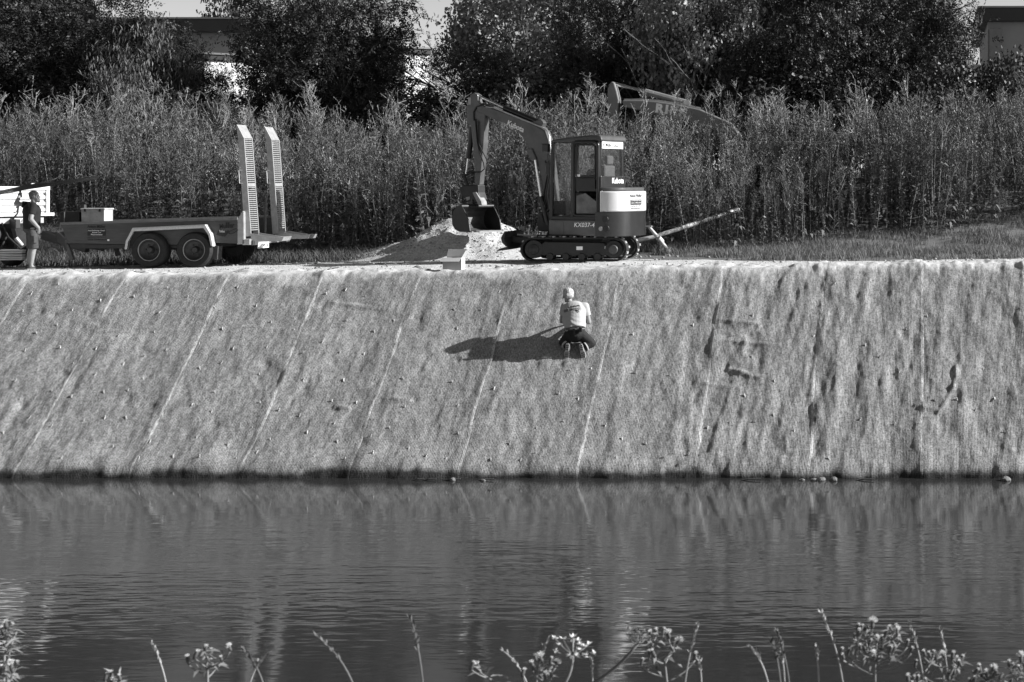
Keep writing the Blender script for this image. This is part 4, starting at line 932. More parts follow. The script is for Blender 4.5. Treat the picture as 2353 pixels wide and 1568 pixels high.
an = np.arctan2(cv[:, 1], cv[:, 0]); co += (cv / np.linalg.norm(cv, axis=1, keepdims=True)) * (.009 * vnoise(an * 7, cv[:, 2] * 9, 3) + .006 * vnoise(an * 16, cv[:, 2] * 14, 5))[:, None]; ho.data.vertices.foreach_set('co', co.ravel()); ho.data.update()
for e in (-1, 1): MB().ell(P(e * .032, .080, .010), (.011, .009, .011)).build('eye', m_eye, kn, smooth=True)
s_ = MB(); s_.cap(hipc + V((0, .0, .10)), chest, .186, .210, flat=True, n=24); s_.ell(chest + V((0, -.005, .03)), (.232, .152, .20)); s_.ell(chest + V((-.01, .0, -.12)), (.214, .158, .17)); s_.cap(shl, shr, .076, .076); s_.ell((shl + shr) / 2 + V((0, -.01, .0)), (.17, .11, .105))
s_.cap(nk - V((0, .0, .07)), nk + V((-.01, .012, .0)), .085, .066, flat=True)
s_.cap(shl, shl.lerp(ell_, .60), .076, .070, flat=True); s_.cap(shr, shr.lerp(elr, .60), .076, .070, flat=True)
s_.cap(hipc + V((-.13, -.09, .09)), hipc + V((.12, -.09, .09)), .035, .035); 
shirt = blob('shirt', s_, m_shirtl, kn, .010, 4)
# creases of cloth pushed into the shirt
co = np.zeros(len(shirt.data.vertices) * 3, np.float32); shirt.data.vertices.foreach_get('co', co); co = co.reshape(-1, 3)

wr_ = .007 * np.sin(co[:, 2] * 75 + co[:, 0] * 22 + 4 * vnoise(co[:, 0] * 8, co[:, 2] * 8, 5)) * np.clip((.80 - co[:, 2]) / .3, 0, 1) + .010 * vnoise(co[:, 0] * 12, co[:, 2] * 9, 7)
co[:, 1] += wr_; shirt.data.vertices.foreach_set('co', co.ravel()); shirt.data.update()
p_ = MB(); p_.ell(hipc + V((0, .0, -.01)), (.190, .160, .145)); p_.cap(hipc + V((0, .01, -.02)), hipc + V((0, .0, .125)), .175, .165, flat=True, n=22)
for h_, k_, a_, sg in ((hl_, kl, al, -1), (hr_, kr, ar, 1)): p_.cap(h_, k_, .112, .080); p_.cap(k_, a_ + (k_ - a_) * .12, .082, .062, flat=True)
blob('trousers', p_, m_pants, kn, .011, 4)
m_refl = mat('reflective_band', .6, .5, .1)
for a_, k_ in ((al, kl), (ar, kr)):
    c_ = a_.lerp(k_, .42); d_ = (k_ - a_).normalized(); MB().tube([c_ - d_ * .010, c_ + d_ * .010], .090, 20).build('reflective_band', m_refl, kn, smooth='auto')
bt_ = [hipc + V((.183 * math.cos(q), .172 * math.sin(q), .105)) for q in np.linspace(0, 2 * math.pi, 25)]
belt = MB().tube(bt_, .018, 6, cap=False).build('belt', mat('belt_leather', .10, .5, .2), kn)
MB().box(hipc + V((.02, -.185, .06)), (.035, .015, .11)).build('belt_strap', m_black, belt); MB().box(hipc + V((.13, -.15, .10)), (.06, .05, .09)).build('belt_pouch', m_black, belt, bevel=.012)
for a_, sg in ((al, -1), (ar, 1)):
    toe = V((a_.x + sg * .012 + (.0 if sg < 0 else .05), .03, .035)); hl2 = a_ + V((0, -.045, .075)); ball = toe.lerp(hl2, .35)
    sh = MB(); sh.cap(toe + V((0, .02, 0)), ball + V((0, .03, 0)), .040, .046); sh.cap(ball + V((0, .03, 0)), hl2 + V((0, .03, -.02)), .046, .038); sh.cap(hl2 + V((0, .04, -.02)), a_ + V((0, .02, .02)), .040, .050)
    so = blob('shoe', sh, m_shoe, kn, .008, 3)
    d_ = (hl2 - toe).normalized(); sd = V((1, 0, 0)) - d_ * d_.x; sd.normalize(); no = sd.cross(d_); no = no if no.y < 0 else -no
    out = [(.0, -.03), (.030, -.025), (.045, .02), (.045, .07), (.030, .12), (.034, .17), (.034, .21), (.022, .24), (0, .245)]; out = out + [(-x, y) for x, y in out[-2:0:-1]]
    vs = [toe + sd * x + d_ * y + no * .014 for x, y in out] + [toe + sd * x + d_ * y + no * .034 for x, y in out]; N = len(out)
    sl = MB().add(vs, [tuple(range(N)), tuple(range(2 * N - 1, N - 1, -1))] + [(i, (i + 1) % N, N + (i + 1) % N, N + i) for i in range(N)]).build('sole', m_sole, so, bevel=.004)
    for y in np.arange(0.0, .21, .034):
        if .09 < y < .13: continue
        MB().bar(toe + d_ * y - sd * .026 + no * .037, toe + d_ * y + sd * .026 + no * .037, .014, .010, up=no).build('tread_bar', m_shoe, so)
# print on the back of the shirt (follows the plane of the shoulder blades)
def shirt_txt(s, x0, z0, w_, h_, m=None, **kw):
    q = Matrix.Rotation(.17, 3, 'Y').inverted() @ FRONT; lettering(s, m or mat('shirt_print', .17, .8, .2), shirt, (x0, chest.y - .155, z0), q, w_, h_, name='print', depth=.03, **kw)
shirt_txt('KeGaMendig', -.105, .905, .20, .040, bold=.01); shirt_txt('Ihr Partner für Garten und Haus', -.09, .875, .19, .016); shirt_txt('Tel. 4148639', -.10, .835, .19, .026); shirt_txt('www kegamendig de', -.11, .805, .20, .018)

MB().prism([(-.205, .835), (-.165, .84), (-.165, .875), (-.185, .895), (-.205, .87)], chest.y - .150, chest.y - .12).prism([(-.16, .845), (-.12, .85), (-.12, .885), (-.14, .905), (-.16, .88)], chest.y - .153, chest.y - .12).build('print_house', mat('shirt_print', .06), shirt)

# ---- standing man with raised arm
GX_, GY_ = at(73, 620, 33.1).x, 33.1
SM = V((GX_, GY_, float(zroad(GX_)) + .015))
sm = thing('person', 'standing man in black T-shirt and shorts holding rods overhead by the truck', 'person', SM)
fd = V((.78, .62, 0)).normalized(); rt = fd.cross(V((0, 0, 1)))            # facing right and away
def S(r_, f_, z): return rt * r_ + fd * f_ + V((0, 0, z))
hs = 1.655 / 1.75
def Q(r_, f_, z): return S(r_ * hs, f_ * hs, z * hs)
hipc = Q(0, 0, .93); chest = Q(0, .0, 1.27); shL, shR = Q(-.20, 0, 1.43), Q(.20, 0, 1.42); nk = Q(0, .01, 1.49); hd = Q(.0, .055, 1.635)
tgt = at(48, 441, 33.2) - SM
elL = at(37, 468, 33.1) - SM; wrL = tgt + V((-.02, 0, -.06))
elR = Q(.28, -.06, 1.13); wrR = Q(.22, .10, .93)
b = MB(); b.ell(hipc, (.165 * hs, .15 * hs, .12 * hs)); b.cap(hipc, chest, .135 * hs, .155 * hs); b.ell(chest, (.18 * hs, .17 * hs, .18 * hs)); b.cap(shL, shR, .065, .065); b.cap(nk - V((0, 0, .06)), hd - V((0, 0, .05)), .062, .058)
feet = []
for sg in (-1, 1):
    h_ = Q(sg * .10, 0, .90); k_ = Q(sg * .12, .02 + .01 * sg, .50); a_ = Q(sg * .125, -.03, .09); b.cap(h_, k_, .088 * hs, .060 * hs); b.cap(k_, k_.lerp(a_, .35) - fd * .012, .056 * hs, .060 * hs); b.cap(k_.lerp(a_, .35) - fd * .012, a_, .060 * hs, .038 * hs)
    b.cap(a_ - V((0, 0, .03)), a_ + fd * .14 - V((0, 0, .05)), .040, .034); feet.append((h_, k_, a_))
b.cap(shL, elL, .056, .046); b.cap(elL, wrL, .046, .032); hand(b, wrL, V((.15, .1, 1)), -fd * .3 + V((-.6, -.3, .2)), 1, .7)
b.cap(shR, elR, .058, .046); b.cap(elR, wrR, .045, .032); hand(b, wrR, V((-.1, .25, -1)), -rt, -1, .5)
P, Mx = head(b, hd, (.92, .36, .06), (0, 0, 1), .97)
blob('body', b, m_skin, sm, .010, 3)
hr = MB(); hr.ell(P(0, -.018, .040), (.081, .098, .088), Mx); hr.ell(P(0, -.06, -.02), (.066, .045, .05), Mx); blob('hair', hr, m_hairg, sm, .009, 3)
be_ = MB(); be_.ell(P(0, .045, -.075), (.066, .058, .055), Mx); be_.ell(P(0, .070, -.10), (.04, .035, .045), Mx); blob('beard', be_, mat('grey_beard', .30, .9, .4, 40, bump=.4), sm, .009, 3)
for e in (-1, 1): MB().ell(P(e * .032, .080, .010), (.011, .009, .011)).build('eye', m_eye, sm, smooth=True)
s_ = MB(); s_.cap(Q(0, 0, .90), chest, .172 * hs, .178 * hs, flat=True, n=24); s_.ell(chest + V((0, 0, .02)), (.192 * hs, .185 * hs, .20 * hs)); s_.cap(shL, shR, .080, .080); s_.cap(nk - V((0, 0, .07)), nk + V((0, 0, .0)), .085, .068, flat=True)
s_.cap(shL, shL.lerp(elL, .60), .078, .074, flat=True); s_.cap(shR, shR.lerp(elR, .66), .078, .072, flat=True); blob('shirt', s_, m_shirtd, sm, .010, 4)
p_ = MB(); p_.ell(hipc + V((0, 0, -.02)), (.185 * hs, .17 * hs, .13 * hs)); p_.cap(Q(0, 0, .86), Q(0, 0, .98), .172 * hs, .160 * hs, flat=True, n=22)
for h_, k_, a_ in feet: p_.cap(h_, k_ - V((0, 0, .03)), .108 * hs, .098 * hs, flat=True); p_.box(h_.lerp(k_, .55) + rt * (.09 if k_.dot(rt) > 0 else -.09), (.08, .12, .16))
blob('shorts', p_, m_shorts, sm, .011, 4)
g_ = MB(); g_.cap(wrL - V((0, 0, .06)), wrL + V((0, 0, .02)), .044, .040, flat=True); hand(g_, wrL, V((.15, .1, 1)), -fd * .3 + V((-.6, -.3, .2)), 1, .7); 
g2 = blob('glove', g_, m_glove, sm, .0075, 1); 

for h_, k_, a_ in feet:
    sh = MB(); sh.cap(a_ + V((0, 0, -.045)) - fd * .03, a_ + fd * .15 + V((0, 0, -.052)), .046, .040); sh.cap(a_ - fd * .02 - V((0, 0, .02)), a_ - fd * .02 - V((0, 0, .06)), .05, .044)
    so = blob('shoe', sh, m_shoe, sm, .008, 3); c_ = a_ + fd * .06; ang = math.atan2(fd.y, fd.x)
    MB().box((c_.x, c_.y, .014), (.29, .095, .028), Matrix.Rotation(ang, 3, 'Z')).build('sole', mat('pale_sole', .25, .8, .2), so, bevel=.012)

# ---- driver in the cab (house coordinates turned into the world)
rot = Matrix.Rotation(-TH, 3, 'Z')
DR = EX0 + V((AX, AY, 0)) + rot @ V((.14, -.26, 1.35))
dv = thing('person', 'driver in dark top and cap seated inside the excavator cab', 'person', DR, -TH)
b = MB(); b.ell((.0, 0, .08), (.17, .17, .12)); b.cap((0, 0, .1), (-.02, 0, .45), .14, .16); b.cap((-.02, -.19, .56), (-.02, .19, .56), .065, .065); b.cap((-.03, 0, .6), (-.05, 0, .72), .06, .055)
for s_ in (-1, 1):
    b.cap((-.05, s_ * .1, .05), (-.46, s_ * .13, .08), .09, .06); b.cap((-.46, s_ * .13, .08), (-.52, s_ * .13, -.32), .06, .04); b.cap((-.52, s_ * .13, -.34), (-.66, s_ * .13, -.37), .042, .036)
    b.cap((-.02, s_ * .22, .54), (-.06, s_ * .27, .26), .058, .048); b.cap((-.06, s_ * .27, .26), (-.30, s_ * .26, .24), .046, .032); hand(b, (-.31, s_ * .26, .24), (-1, 0, -.2), (0, 0, -1), s_, .8)
P, Mx = head(b, (-.07, 0, .83), (-1, -.05, -.08), (0, 0, 1), .95)
blob('body', b, m_skin, dv, .012, 3)
s_ = MB(); s_.cap((.0, 0, .02), (-.02, 0, .45), .172, .182, flat=True, n=22); s_.ell((-.02, 0, .46), (.165, .21, .16)); s_.cap((-.02, -.2, .55), (-.02, .2, .55), .078, .078)
for q in (-1, 1): s_.cap((-.02, q * .22, .55), (-.035, q * .245, .43), .076, .072, flat=True)
blob('shirt', s_, m_shirtd, dv, .011, 4)
p_ = MB(); p_.ell((0, 0, .04), (.19, .19, .12))
for q in (-1, 1): p_.cap((-.03, q * .1, .05), (-.46, q * .13, .08), .105, .075); p_.cap((-.46, q * .13, .08), (-.52, q * .13, -.30), .074, .06, flat=True)
blob('trousers', p_, m_pants, dv, .012, 4)
c_ = MB(); c_.ell(P(0, -.012, .055), (.084, .10, .075), Mx); c_.ell(P(0, .10, .050), (.065, .07, .012), Mx); blob('cap', c_, m_black, dv, .008, 2)
for e in (-1, 1): MB().ell(P(e * .032, .080, .010), (.011, .009, .011)).build('eye', m_eye, dv, smooth=True)
# ================================================================== VEGETATION AND SMALL THINGS
def place(V0, pos, rz, sc_, tilt=None):
    """copies of the vertex array V0 at many places: returns (len(pos)*n, 3)"""
    c, s = np.cos(rz)[:, None], np.sin(rz)[:, None]; x = V0[None, :, 0] * sc_[:, None]; y = V0[None, :, 1] * sc_[:, None]; z = V0[None, :, 2] * sc_[:, None]
    X = x * c - y * s; Y = x * s + y * c
    if tilt is not None: X = X + z * tilt[:, :1]; Y = Y + z * tilt[:, 1:2]
    return np.stack([X + pos[:, :1], Y + pos[:, 1:2], z + pos[:, 2:3]], -1).reshape(-1, 3)
class Q4:
    """quad soup in numpy"""
    def __init__(s): s.v = []; s.f = []; s.n = 0
    def quad(s, a, b, c, d): s.v += [a, b, c, d]; s.f.append((s.n, s.n + 1, s.n + 2, s.n + 3)); s.n += 4
    def ribbon(s, p, q, w, up=None):
        d = q - p; a = np.cross(d, np.array([random.gauss(0, 1), random.gauss(0, 1), random.gauss(0, .3)])); l = np.linalg.norm(a); a = a / (l + 1e-9) * w / 2
        s.quad(p - a, p + a, q + a * .6, q - a * .6)
    def stem(s, pts, r):
        n = 3
        for i in range(len(pts) - 1):
            p, q = pts[i], pts[i + 1]; d = (q - p) / (np.linalg.norm(q - p) + 1e-9); a = np.cross(d, [0.3, 1, 0.1]); a /= np.linalg.norm(a) + 1e-9; b = np.cross(d, a)
            for k in range(n):
                t0, t1 = 2 * math.pi * k / n, 2 * math.pi * (k + 1) / n; e0 = a * math.cos(t0) + b * math.sin(t0); e1 = a * math.cos(t1) + b * math.sin(t1)
                s.quad(p + e0 * r[i], p + e1 * r[i], q + e1 * r[i + 1], q + e0 * r[i + 1])
    def leaf(s, p, d, l, w, droop=0.0):
        d = d / (np.linalg.norm(d) + 1e-9); sd = np.cross(d, np.array([random.gauss(0, .4), random.gauss(0, .4), 1])); sd /= np.linalg.norm(sd) + 1e-9
        m_ = p + d * l * .5; t = p + d * l + np.array([0, 0, -droop * l]); s.quad(p, m_ - sd * w / 2, t, m_ + sd * w / 2)
    def arr(s): return np.array(s.v, np.float32), np.array(s.f, np.int32)
def A(*x): return np.array(x, float)
def weed(kind, h=2.0):
    q = Q4(); bend = A(random.gauss(0, .06), random.gauss(0, .06), 0)
    pts = [A(0, 0, 0) + bend * (i / 5) ** 2 * h + A(random.gauss(0, .008), random.gauss(0, .008), h * i / 5) for i in range(6)]
    q.stem(pts, [.008, .0075, .007, .006, .005, .003])
    def on(t): i = min(int(t * 5), 4); return pts[i] + (pts[i + 1] - pts[i]) * (t * 5 - i)
    if kind == 'leafy':
        for i in range(78):
            t = random.uniform(.06, .97); a = random.uniform(0, 6.28); e = random.uniform(.1, 1.1); l = (.135 - .055 * t) * random.uniform(.7, 1.4)
            q.leaf(on(t), A(math.cos(a), math.sin(a), e), l, l * .30, random.uniform(0, .5))
        for i in range(9):
            t = random.uniform(.6, .98); a = random.uniform(0, 6.28); d = A(math.cos(a) * .5, math.sin(a) * .5, 1) * random.uniform(.14, .3); p = on(t); q.ribbon(p, p + d, .005)
            for j in range(6): q.leaf(p + d * random.uniform(.3, 1), A(random.gauss(0, .5), random.gauss(0, .5), .7), random.uniform(.04, .07), .022)
    elif kind == 'airy':
        for i in range(30):
            t = random.uniform(.05, .7); a = random.uniform(0, 6.28); l = random.uniform(.08, .17); q.leaf(on(t), A(math.cos(a), math.sin(a), random.uniform(-.6, .9)), l, l * .3, .4)
        for i in range(17):
            t = random.uniform(.55, 1); a = random.uniform(0, 6.28); L_ = (1.15 - t) * random.uniform(.5, .85); p = on(t); d = A(math.cos(a) * .62, math.sin(a) * .62, 1.0) * L_; m_ = p + d * .5 + A(0, 0, -.03); q.ribbon(p, m_, .011); q.ribbon(m_, p + d, .009)
            for j in range(4):
                p2 = p + d * random.uniform(.4, 1); d2 = A(random.gauss(0, .06), random.gauss(0, .06), random.uniform(.04, .12)); q.ribbon(p2, p2 + d2, .008)
                for k_ in range(2): q.leaf(p2 + d2 * random.uniform(.6, 1), A(random.gauss(0, 1), random.gauss(0, 1), .4), random.uniform(.022, .04), .018)
    elif kind == 'plume':
        for i in range(30):
            t = random.uniform(.05, .75); a = random.uniform(0, 6.28); l = random.uniform(.06, .11); q.leaf(on(t), A(math.cos(a), math.sin(a), .6), l, l * .2, .3)
        for i in range(90):
            t = random.uniform(.72, 1); r_ = (1 - t) / .28 * .10 + .01; a = random.uniform(0, 6.28); p = on(t); q.leaf(p + A(math.cos(a), math.sin(a), .2) * r_ * random.random(), A(math.cos(a), math.sin(a), .9), .05, .016)
    elif kind == 'dock':
        for i in range(16):
            t = random.uniform(.02, .5); a = random.uniform(0, 6.28); l = random.uniform(.14, .26); q.leaf(on(t), A(math.cos(a), math.sin(a), random.uniform(-.3, .8)), l, l * .38, .6)
        for i in range(70):
            t = random.uniform(.5, 1); a = random.uniform(0, 6.28); q.leaf(on(t) + A(math.cos(a), math.sin(a), 0) * random.uniform(.01, .06), A(math.cos(a), math.sin(a), .5), .03, .022)
    return q.arr()
KINDS_ = ['leafy'] * 5 + ['airy'] * 4 + ['dock'] * 2 + ['plume'] * 2
VAR = [weed(k) for k in KINDS_]
m_weed = mat('weed_foliage', .135, .5, .6, 1.4, spec=.45, trans=.03)
m_weedd = mat('dry_weed', .24, .6, .45, 1.8, spec=.4, trans=.08)
def wfront(X): return np.interp(X, [-30, -20.5, -18, -9, -6.6, -4.5, -2, 0, 3, 14], [40.5, 39.6, 36.8, 36.8, 37.3, 37.2, 37.6, 38.6, 39.2, 39.4])
N = 3550
uu = rng.uniform(-130, 2620, N); D = rng.random(N) ** 1.35 * 8.0; X = (uu * K - HX) / F * 38.0
for _ in range(4): Y = wfront(X) + D + 1.0 * fbm(X * .7, X * 0, 3, 7); X = (uu * K - HX) / F * Y
keep = ~((X < -18.6) & (X > -24) & (Y < 40.0)) ; keep &= fbm(X * .9, Y * .9, 2, 53) > -.33; keep &= ~((X > -6.2) & (X < -2.0) & (Y > 42.3) & (Y < 45.2) & (rng.random(N) < .9))
X, Y = X[keep], Y[keep]; Z = ground_z(X, Y) + .1 * fbm(X * .6, Y * .6, 4, 3) - .05
hgt = 1.0 + 0.55 * fbm(X * .45, Y * .45, 3, 17) + rng.normal(0, .14, len(X)); hgt *= np.interp(X, [-22, -12, -8, 0, 5], [.98, 1.0, 1.06, 1.06, 1.0]); hgt = np.where(Y - wfront(X) < .8, hgt * np.where(rng.random(len(X)) < .25, rng.uniform(.3, .6, len(X)), rng.uniform(.8, 1.05, len(X))), hgt)
uw = (X / Y * F + HX) / K; hgt = np.where((uw > 1385) & (uw < 1680) & (Y < 43.2), hgt * .97, hgt)
pick = rng.integers(0, len(VAR), len(X)); Vs, Fs, o_ = [], [], 0
for k, (v0, f0) in enumerate(VAR):
    i = np.where(pick == k)[0]
    if not len(i): continue
    P_ = place(v0, np.stack([X[i], Y[i], Z[i]], 1), rng.uniform(0, 6.28, len(i)), hgt[i], rng.normal(0, .11, (len(i), 2))); nn = len(v0)
    Vs.append(P_); Fs.append((f0[None] + (np.arange(len(i)) * nn)[:, None, None]).reshape(-1, 4) + o_); o_ += len(P_)
o = link('weed_thicket', mesh_np('weed_thicket', np.concatenate(Vs), np.concatenate(Fs)), m_weed); tag(o, 'dense thicket of tall leafy weeds behind the track', 'weeds', kind='stuff')
# tall single stalks that stand out of the thicket
TALL = [weed('airy', 2.0) for _ in range(7)] + [weed('plume', 2.0) for _ in range(3)]
TM = []
for v0, f0 in TALL:
    me = mesh_np('tall_weed', v0, f0); me.materials.append(m_weedd); TM.append(me)
pts = []
for i in range(150):
    x = random.uniform(-27, 3.5); d = random.choice((random.uniform(4.0, 7.5), random.uniform(.0, 4.5))); y = float(wfront(x)) + d
    if x < -18.6 and y < 40.5: continue
    pts.append((x, y, random.uniform(1.2, 1.62) if d > 4 else random.uniform(.75, 1.15), random.randrange(7)))
for i in range(14):
    p = at(1395 + i * 20 + random.uniform(-8, 8), 215, random.uniform(41.0, 42.6)); pts.append((p.x, p.y, random.uniform(1.0, 1.25), random.randrange(7)))
for u, v in ((1542, 300), (1563, 300)): p = at(u, 215, 41.5); pts.append((p.x, p.y, 1.55, 7 + (u > 1550)))
for x, y, s_, k in pts:
    o = link('tall_weed', TM[k], None); o.location = (x, y, float(ground_z(x, y)) - .04); lean = .3 if random.random() < .12 else .07; o.rotation_euler = (random.gauss(0, lean), random.gauss(0, lean), random.uniform(0, 6.28)); o.scale = (s_, s_, s_)
    tag(o, 'tall dry branching weed stalk rising from the thicket' if k < 7 else ('left' if k == 7 else 'right') + ' of the two tall weeds with dense cone shaped plumes', 'weed', 'tall stalks above the thicket' if k < 7 else 'cone shaped plumes')
# dried shrub beside the boom foot
q = Q4()
for i in range(170):
    a = random.uniform(0, 6.28); p = A(random.gauss(0, .12), random.gauss(0, .12), 0); d = A(math.cos(a) * .45, math.sin(a) * .45, 1) * random.uniform(.25, .75); q.ribbon(p, p + d, .006)
    for j in range(5): q.leaf(p + d * random.uniform(.4, 1), A(random.gauss(0, 1), random.gauss(0, 1), .3), random.uniform(.04, .08), .028)
v0, f0 = q.arr(); o = link('dry_shrub', mesh_np('dry_shrub', v0, f0), m_weedd); p = at(1225, 560, 36.0); o.location = (p.x, 36.0, float(zroad(p.x))); tag(o, 'small dry leafy shrub in front of the excavator boom foot', 'shrub')
# short grass and litter on the verge
def grass(name, N, X, Y, hmin, hmax, m, label, w_=.007):
    Z = ground_z(X, Y) + .10 * fbm(X * .6, Y * .6, 4, 3) * (Y > 36) - .01; a = rng.uniform(0, 6.28, N); h = rng.uniform(hmin, hmax, N); l = rng.normal(0, .45, (N, 2)) * h[:, None]
    b0 = np.stack([X, Y, Z], 1); s_ = np.stack([np.cos(a), np.sin(a), 0 * a], 1) * w_; mid = b0 + np.stack([l[:, 0] * .35, l[:, 1] * .35, h * .6], 1); tip = b0 + np.stack([l[:, 0], l[:, 1], h], 1)
    Vv = np.stack([b0 - s_, b0 + s_, mid + s_ * .7, mid - s_ * .7, tip], 1).reshape(-1, 3); k = np.arange(N)[:, None] * 5
    tri = np.concatenate([k + np.array([[0, 1, 2]]), k + np.array([[0, 2, 3]]), k + np.array([[3, 2, 4]])]); tag(link(name, mesh_np(name, Vv, tri), m), label, 'grass', kind='stuff')
N = 46000; X = rng.uniform(-6.5, 6, N); y0 = np.interp(X, [-6.5, -5, -3.5, 6], [36.0, 34.6, 32.8, 32.5]); Y = y0 + (rng.random(N) ** .8) * (wfront(X) + .6 - y0)
cl = fbm(X * 1.2, Y * 1.6, 3, 27) > -.05 + rng.normal(0, .12, N); X, Y = X[cl], Y[cl]; grass('verge_grass', len(X), X, Y, .03, .24, mat('dry_grass', .17, .8, .6, 2.5, trans=.2), 'short dry grass on the verge right of the excavator')
N = 26000; X = rng.uniform(-25, -6.5, N); g0 = np.minimum(wfront(X) - .9, np.interp(X, [-25, -15, -11, -6.5], [34.6, 34.8, 35.8, 36.2])); Y = g0 + rng.random(N) * (wfront(X) + .7 - g0); grass('verge_grass', N, X, Y, .06, .32, mat('verge_green', .11, .8, .6, 2.5, trans=.2), 'longer grass along the foot of the weed thicket')
# ------------------------------------------------------------------ trees
def limbs(q, p, d, L_, r, depth, ends):
    n_ = 4; pts = [p]; dd = d.copy()
    for i in range(n_):
        dd = dd + np.array([random.gauss(0, .12), random.gauss(0, .12), random.gauss(0, .05)]); dd /= np.linalg.norm(dd); pts.append(pts[-1] + dd * L_ / n_)
    q.stem(pts, list(np.linspace(r, r * .55, n_ + 1)))
    if depth == 0: ends.append(pts[-1]); return
    for k in range(random.choice((3, 4))):
        a = random.uniform(0, 6.28); e = random.uniform(.25, .9); nd = dd * .7 + np.array([math.cos(a), math.sin(a), e - .2]) * .75; nd /= np.linalg.norm(nd); limbs(q, pts[random.choice((2, 3, 4))], nd, L_ * random.uniform(.6, .85), r * .5, depth - 1, ends)
    ends.append(pts[-1])
def frond(ax_l=.40, n_=6):
    q = Q4(); curl = random.uniform(-.05, .25); sw = random.uniform(-.1, .1)
    for i in range(n_):
        t = (i + .6) / n_; c = A(t * ax_l, sw * t * t, -curl * t * t)
        for s_ in (-1, 1):
            if random.random() < .12: continue
            d = A(random.uniform(.2, .7), s_ * 1.0, random.uniform(-.6, .35)); l = .105 * (1 - .4 * abs(t - .5)) * random.uniform(.75, 1.2); d /= np.linalg.norm(d); m_ = c + d * l * .5; sd = A(.5, -s_ * .2, random.uniform(-.3, .3)) * .046; q.quad(c, m_ - sd, c + d * l, m_ + sd)
    return q.arr()
FRS = [frond() for _ in range(6)]
def rotmats(n, pitch, roll):
    yaw = rng.uniform(0, 6.28, n); pi_ = pitch; c1, s1 = np.cos(yaw), np.sin(yaw); c2, s2 = np.cos(pi_), np.sin(pi_); c3, s3 = np.cos(roll), np.sin(roll)
    Rz = np.zeros((n, 3, 3)); Rz[:, 0, 0] = c1; Rz[:, 0, 1] = -s1; Rz[:, 1, 0] = s1; Rz[:, 1, 1] = c1; Rz[:, 2, 2] = 1
    Ry = np.zeros((n, 3, 3)); Ry[:, 0, 0] = c2; Ry[:, 0, 2] = s2; Ry[:, 1, 1] = 1; Ry[:, 2, 0] = -s2; Ry[:, 2, 2] = c2
    Rx = np.zeros((n, 3, 3)); Rx[:, 0, 0] = 1; Rx[:, 1, 1] = c3; Rx[:, 1, 2] = -s3; Rx[:, 2, 1] = s3; Rx[:, 2, 2] = c3
    return Rz @ Ry @ Rx
def tree_mesh(kind, h, rad, low, nclump, per):
    """trunk mesh and crown mesh; crown made of many fronds or leaves gathered in pads"""
    q = Q4(); ends = []; th = h * low
    base = [A(0, 0, -.3), A(random.gauss(0, .08), random.gauss(0, .08), th * .5), A(random.gauss(0, .15), random.gauss(0, .15), th)]
    q.stem(base, [.20, .16, .13])
    for k in range(6):
        a = k * 1.05 + random.uniform(-.3, .3); limbs(q, base[-1] + A(0, 0, random.uniform(-.3, .3)), A(math.cos(a) * .8, math.sin(a) * .8, random.uniform(.2, 1.2)), h * .30, .09, 2, ends)
    limbs(q, base[-1], A(0, 0, 1), h * .35, .11, 2, ends)
    E = np.array(ends); c = []
    zc = h * (low + (1 - low) * .5); hz_ = h * (1 - low) * .56
    for _ in range(nclump):
        if random.random() < .45 and len(E): p = E[random.randrange(len(E))] + rng.normal(0, .25, 3)
        else:
            u = rng.normal(0, 1, 3); u /= np.linalg.norm(u); p = u * random.uniform(.55, 1.0) ** .5 * np.array([rad, rad, hz_]) + np.array([0, 0, zc])
        e = np.array([p[0] / rad, p[1] / rad, (p[2] - zc) / hz_]); l = np.linalg.norm(e)
        lim = 1.0 + .28 * (vnoise(np.array([math.atan2(p[1], p[0]) * 2 + 9]), np.array([p[2] * .9]), 13)[0])
        if l > lim: p = np.array([0, 0, zc]) + (p - np.array([0, 0, zc])) * lim / l
        c.append(p)
    c = np.array(c)
    if kind == 'frond':
        n_ = nclump * per; cen = np.repeat(c, per, 0) + rng.normal(0, 1, (n_, 3)) * np.array([.40, .40, .20]); Rm = rotmats(n_, rng.normal(.2, .55, n_), rng.normal(0, .7, n_)); s_ = rng.uniform(.75, 1.3, n_)
    else:
        l = .15 if kind == 'leaf' else .26; w_ = .12 if kind == 'leaf' else .05
        v0 = np.array([(0, 0, 0), (l * .45, -w_ / 2, .012), (l, 0, -.01), (l * .45, w_ / 2, .012)], float); f0 = np.array([[0, 1, 2, 3]]); n_ = nclump * per
        sg = np.array([.32, .32, .28]) if kind == 'leaf' else np.array([.28, .28, .42])
        cen = np.repeat(c, per, 0) + rng.normal(0, 1, (n_, 3)) * sg; Rm = rotmats(n_, rng.normal(.2, .9, n_) if kind == 'leaf' else rng.normal(1.15, .3, n_), rng.normal(0, 1.0, n_)); s_ = rng.uniform(.7, 1.3, n_)
    Vl, Fl, off = [], [], 0
    for vi, (v0, f0) in enumerate(FRS if kind == 'frond' else [(v0, f0)]):
        sel = np.arange(n_) % len(FRS) == vi if kind == 'frond' else np.ones(n_, bool); ns = int(sel.sum())
        Vl.append((np.einsum('nij,kj->nki', Rm[sel], v0) * s_[sel][:, None, None] + cen[sel][:, None, :]).reshape(-1, 3)); Fl.append((f0[None] + (np.arange(ns) * len(v0))[:, None, None]).reshape(-1, 4) + off); off += ns * len(v0)
    Vv, Ff = np.concatenate(Vl), np.concatenate(Fl)
    tv, tf = q.arr(); return mesh_np('trunk', tv, tf), mesh_np('crown', Vv, Ff)
m_bark = mat('bark', .06, .9, .4, 8, bump=.6, bscale=20)
